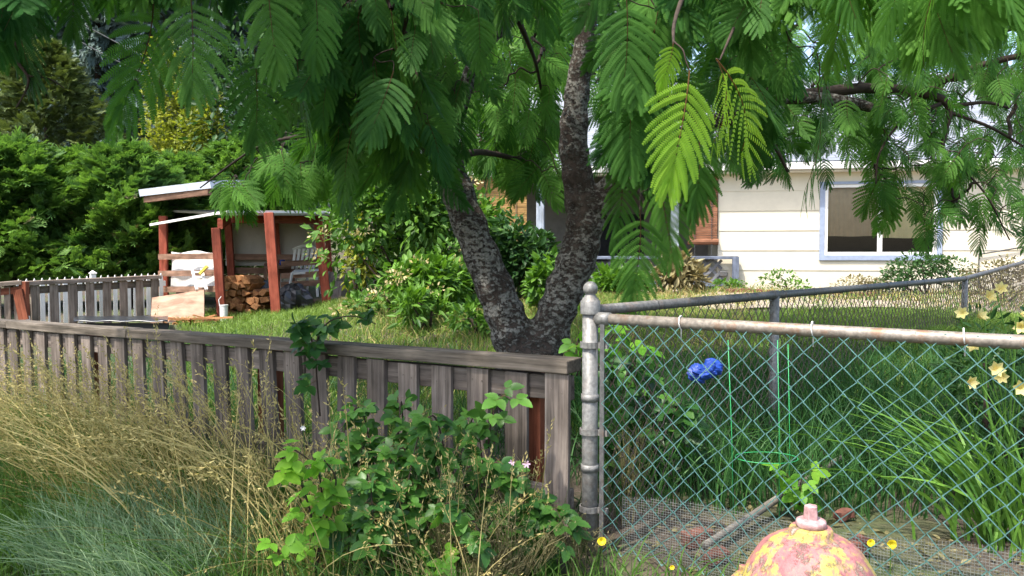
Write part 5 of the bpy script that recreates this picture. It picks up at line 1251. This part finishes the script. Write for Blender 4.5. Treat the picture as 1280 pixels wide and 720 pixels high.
dry_weed(720, 690, 2.5, .2, .06, 12, 'short feathery weed at the foot of the steel gate post')
dry_weed(785, 470, 2.95, .5, .05, 10, 'thin yellow flowered weed rising behind the steel post')

def flower(name, px, py, Y, r_, mat, label, petals=16, cat='flower', group=None):
    c = P(px, py, Y); g = float(gz(c[0], c[1])); root = thing(name, (c[0], c[1], g), label, cat, group)
    MB().tube([(c[0], c[1] + .01, g), (c[0] + .004, c[1] + .01, (g + c[2]) / 2), c + [0, .004, 0]], .0014, 5).build('stem', M['grass'], root)
    mb = MB(); v0 = np.array([(-.22, 0, 0), (.22, 0, 0), (.18, 1, .1), (-.18, 1, .1)])
    for ring, (k, el) in enumerate(((1.0, .35), (.75, .7), (.45, 1.1))):
        a = np.linspace(0, 2 * np.pi, petals, endpoint=False) + ring * .2
        d = np.stack([np.cos(a), -.55 * np.ones_like(a) * el + .0 * a, np.sin(a)], -1)
        place(mb, (v0, np.array([(0, 1, 2, 3)]), np.zeros((0, 3), int), np.zeros(4)), np.repeat(c[None], petals, 0), frames(d, np.tile([0, -1.0, .3], (petals, 1))), np.full(petals, r_ * k), np.full(petals, .5))
    mb.build('bloom', mat, root)
flower('dandelion', 752, 676, 2.45, .014, M['yellow'], 'yellow dandelion at the foot of the steel gate post')
flower('dandelion', 651, 651, 2.5, .010, M['yellow'], 'small yellow flower in the weeds in front of the end picket')
flower('dandelion', 1088, 678, 2.2, .011, M['yellow'], 'left one of two yellow dandelions right of the hydrant')
flower('dandelion', 1114, 680, 2.18, .014, M['yellow'], 'right one of two yellow dandelions right of the hydrant')
flower('dandelion', 840, 709, 2.25, .007, M['yellow'], 'tiny yellow flower at the bottom edge left of the hydrant')
flower('bramble_flower', 640, 578, 2.55, .011, M['pinkflower'], 'left one of two pale pink blossoms on the bramble', 6)
flower('bramble_flower', 658, 580, 2.55, .013, M['pinkflower'], 'right one of two pale pink blossoms on the bramble', 6)
flower('bramble_flower', 379, 535, 2.85, .010, M['whitepaint'], 'single small white blossom above the sunlit bramble shoot', 6)

def daylily():
    c = P(1265, 640, 2.75); c[2] = gz(c[0], c[1]); root = thing('daylily', c, 'clump of daylilies with long strap leaves and pale yellow trumpets behind the mesh', 'plant')
    mb = MB(); n = 75; p = c + RNG.normal(0, .09, (n, 3)) * [1, 1, 0]
    lean = RNG.normal(0, .45, (n, 2)) + [-.32, -.05]; blades(mb, p, RNG.uniform(.38, .72, n), lean, RNG.uniform(.005, .009, n), np.clip(RNG.normal(.5, .25, n), 0, 1), 8)
    p = c + RNG.normal(0, .07, (16, 3)) * [1, 1, 0]
    blades(mb, p, RNG.uniform(.55, .75, 16), np.stack([RNG.uniform(-1.0, -.55, 16), RNG.normal(0, .12, 16)], -1), RNG.uniform(.005, .008, 16), RNG.uniform(.4, 1, 16), 8)
    mb.build('strap_leaves', M['strap'], root)
    fl = [(1250, 362, 2.9), (1222, 397, 2.8), (1203, 392, 2.95), (1235, 372, 2.95), (1275, 392, 2.75), (1276, 408, 2.85), (1220, 432, 2.8), (1262, 432, 2.7), (1210, 478, 2.6), (1243, 462, 2.65), (1275, 486, 2.55), (1252, 470, 2.7)]
    st = MB()
    for f in fl:
        q = P(*f); st.tube([c + RNG.normal(0, .05, 3) * [1, 1, 0], (c + q) / 2 + [RNG.normal(0, .03), 0, .06], q + [0, .02, -.01]], [.004, .003, .002], 5)
    st.build('flower_stem', M['strap'], root)
    for f in fl:
        q = P(*f); d0 = unit(np.array([RNG.normal(0, .5), -.8, RNG.normal(.3, .3)])); x = unit(np.cross(d0, [0, 0, 1.0])); y = np.cross(x, d0); fm = MB(); s = RNG.uniform(.034, .045)
        pt = leaf_tmpl(.58, .2, 0, 5)
        a = np.linspace(0, 2 * np.pi, 6, endpoint=False) + RNG.random()
        dd = np.cos(a)[:, None] * x + np.sin(a)[:, None] * y + d0 * 1.15
        place(fm, pt, np.repeat(q[None], 6, 0), frames(dd, np.repeat(d0[None], 6, 0)), np.full(6, s), RNG.uniform(.2, .9, 6)); fm.build('bloom', M['lily'], root, smooth=True)
daylily()
bush('garden_weed', P(1262, 420, 3.3) * [1, 1, 0] + [0, 0, .1], (.3, .22, .5), 900, .05, M['shrubdark'], 'dark stalky weeds behind the pale yellow daylilies', tmpl=(LEAFN,), lumps=9, tint=.4)

def tomato_cage():
    c = P(962, 640, 2.95); c[2] = gz(c[0], c[1]); root = thing('plant_cage', c, 'tall green wire plant cage standing behind the teal mesh', 'plant cage')
    for k, (x0, y0, x1, y1, Y) in enumerate(((917, 650, 910, 425, 2.9), (974, 648, 972, 425, 2.88), (987, 648, 985, 430, 3.05))):
        MB().tube([P(x0, y0, Y), P((x0 + x1) / 2 + 1, (y0 + y1) / 2, Y), P(x1, y1, Y)], .0015, 6).build('upright', M['greenwire'], root, smooth=True)
    for (cx, cy, r_) in ((958, 572, .115), (958, 655, .10)):
        o = P(cx, cy, 2.97); pts = [o + [r_ * math.cos(a), r_ * .75 * math.sin(a), 0] for a in np.linspace(0, 2 * np.pi, 33)]
        MB().tube(pts, .0015, 6, cap=False).build('ring', M['greenwire'], root, smooth=True)
tomato_cage()
o = MB().tube(*[list(x) for x in smooth_path([P(880, 682, 2.62), P(935, 648, 2.85), P(985, 615, 3.05), P(1052, 572, 3.3)], [.012, .015, .014, .011], 5)], 10, jit=.08).build('wooden_pole', M['log'], smooth=True)
tag(o, 'weathered grey wooden pole lying slantwise through the garden plot', 'pole')
def blue_bag():
    c = P(881, 463, 3.02); g = np.random.default_rng(4); v = []; n, m = 40, 22
    for j in range(m + 1):
        th = math.pi * j / m
        for i in range(n):
            ph = 2 * math.pi * i / n; pinch = 1 - .3 * math.exp(-((math.sin(th) * math.cos(ph) + .1) / .25) ** 2) * (math.cos(th) > -.2)
            k = (1 + .13 * abs(math.sin(3.5 * ph + 2.5 * th)) - .12 * abs(math.sin(6 * ph - 4 * th + 1)) + .05 * math.sin(5 * ph + 2 * th) + .035 * math.sin(9 * ph - 7 * th) + g.uniform(-.03, .03)) * pinch
            v.append(c + [.064 * k * math.sin(th) * math.cos(ph), .04 * k * math.sin(th) * math.sin(ph), .037 * k * math.cos(th) + .010 * math.cos(ph)])
    o = MB().add(v, [(j * n + i, (j + 1) * n + i, (j + 1) * n + (i + 1) % n, j * n + (i + 1) % n) for j in range(m) for i in range(n)]).build('blue_bag', M['bluebag'])
    tag(o, 'crumpled bright blue plastic bag in the dark weeds behind the mesh', 'bag')
blue_bag()
for (px, py, Y, s, lb) in ((872, 662, 2.75, .05, 'broken red brick in the soil near the lower end of the grey pole'), (895, 690, 2.6, .04, 'smaller red brick piece below the grey pole'), (1066, 672, 2.6, .05, 'flat reddish stone in the soil right of the hydrant top'), (1055, 600, 3.0, .035, 'tan stone piece beside the upper end of the grey pole')):
    c = P(px, py, Y); c[2] = gz(c[0], c[1]) + s * .5
    o = MB().beam(c - [s, s * .4, 0], c + [s, s * .3, .01], s * 1.1, s * 1.0, nseg=3, jit=s * .12).build('brick', M['brick'], bevel=.006); tag(o, lb, 'brick')
# litter on the soil
n = 900; mb = MB(); p = fence_pts(n, .1, 2.2, .02, .8); p[:, 2] += .006
place(mb, LEAF, p, frames(RNG.normal(0, 1, (n, 3)) * [1, 1, .2], RNG.normal(0, .4, (n, 3)) + [0, 0, 1]), RNG.uniform(.01, .04, n), RNG.uniform(0, .7, n))
tag(mb.build('leaf_litter', M['weed'], origin=(0, 0, 0)), 'dry leaf litter scattered over the bare soil behind the mesh', 'litter', kind='stuff')
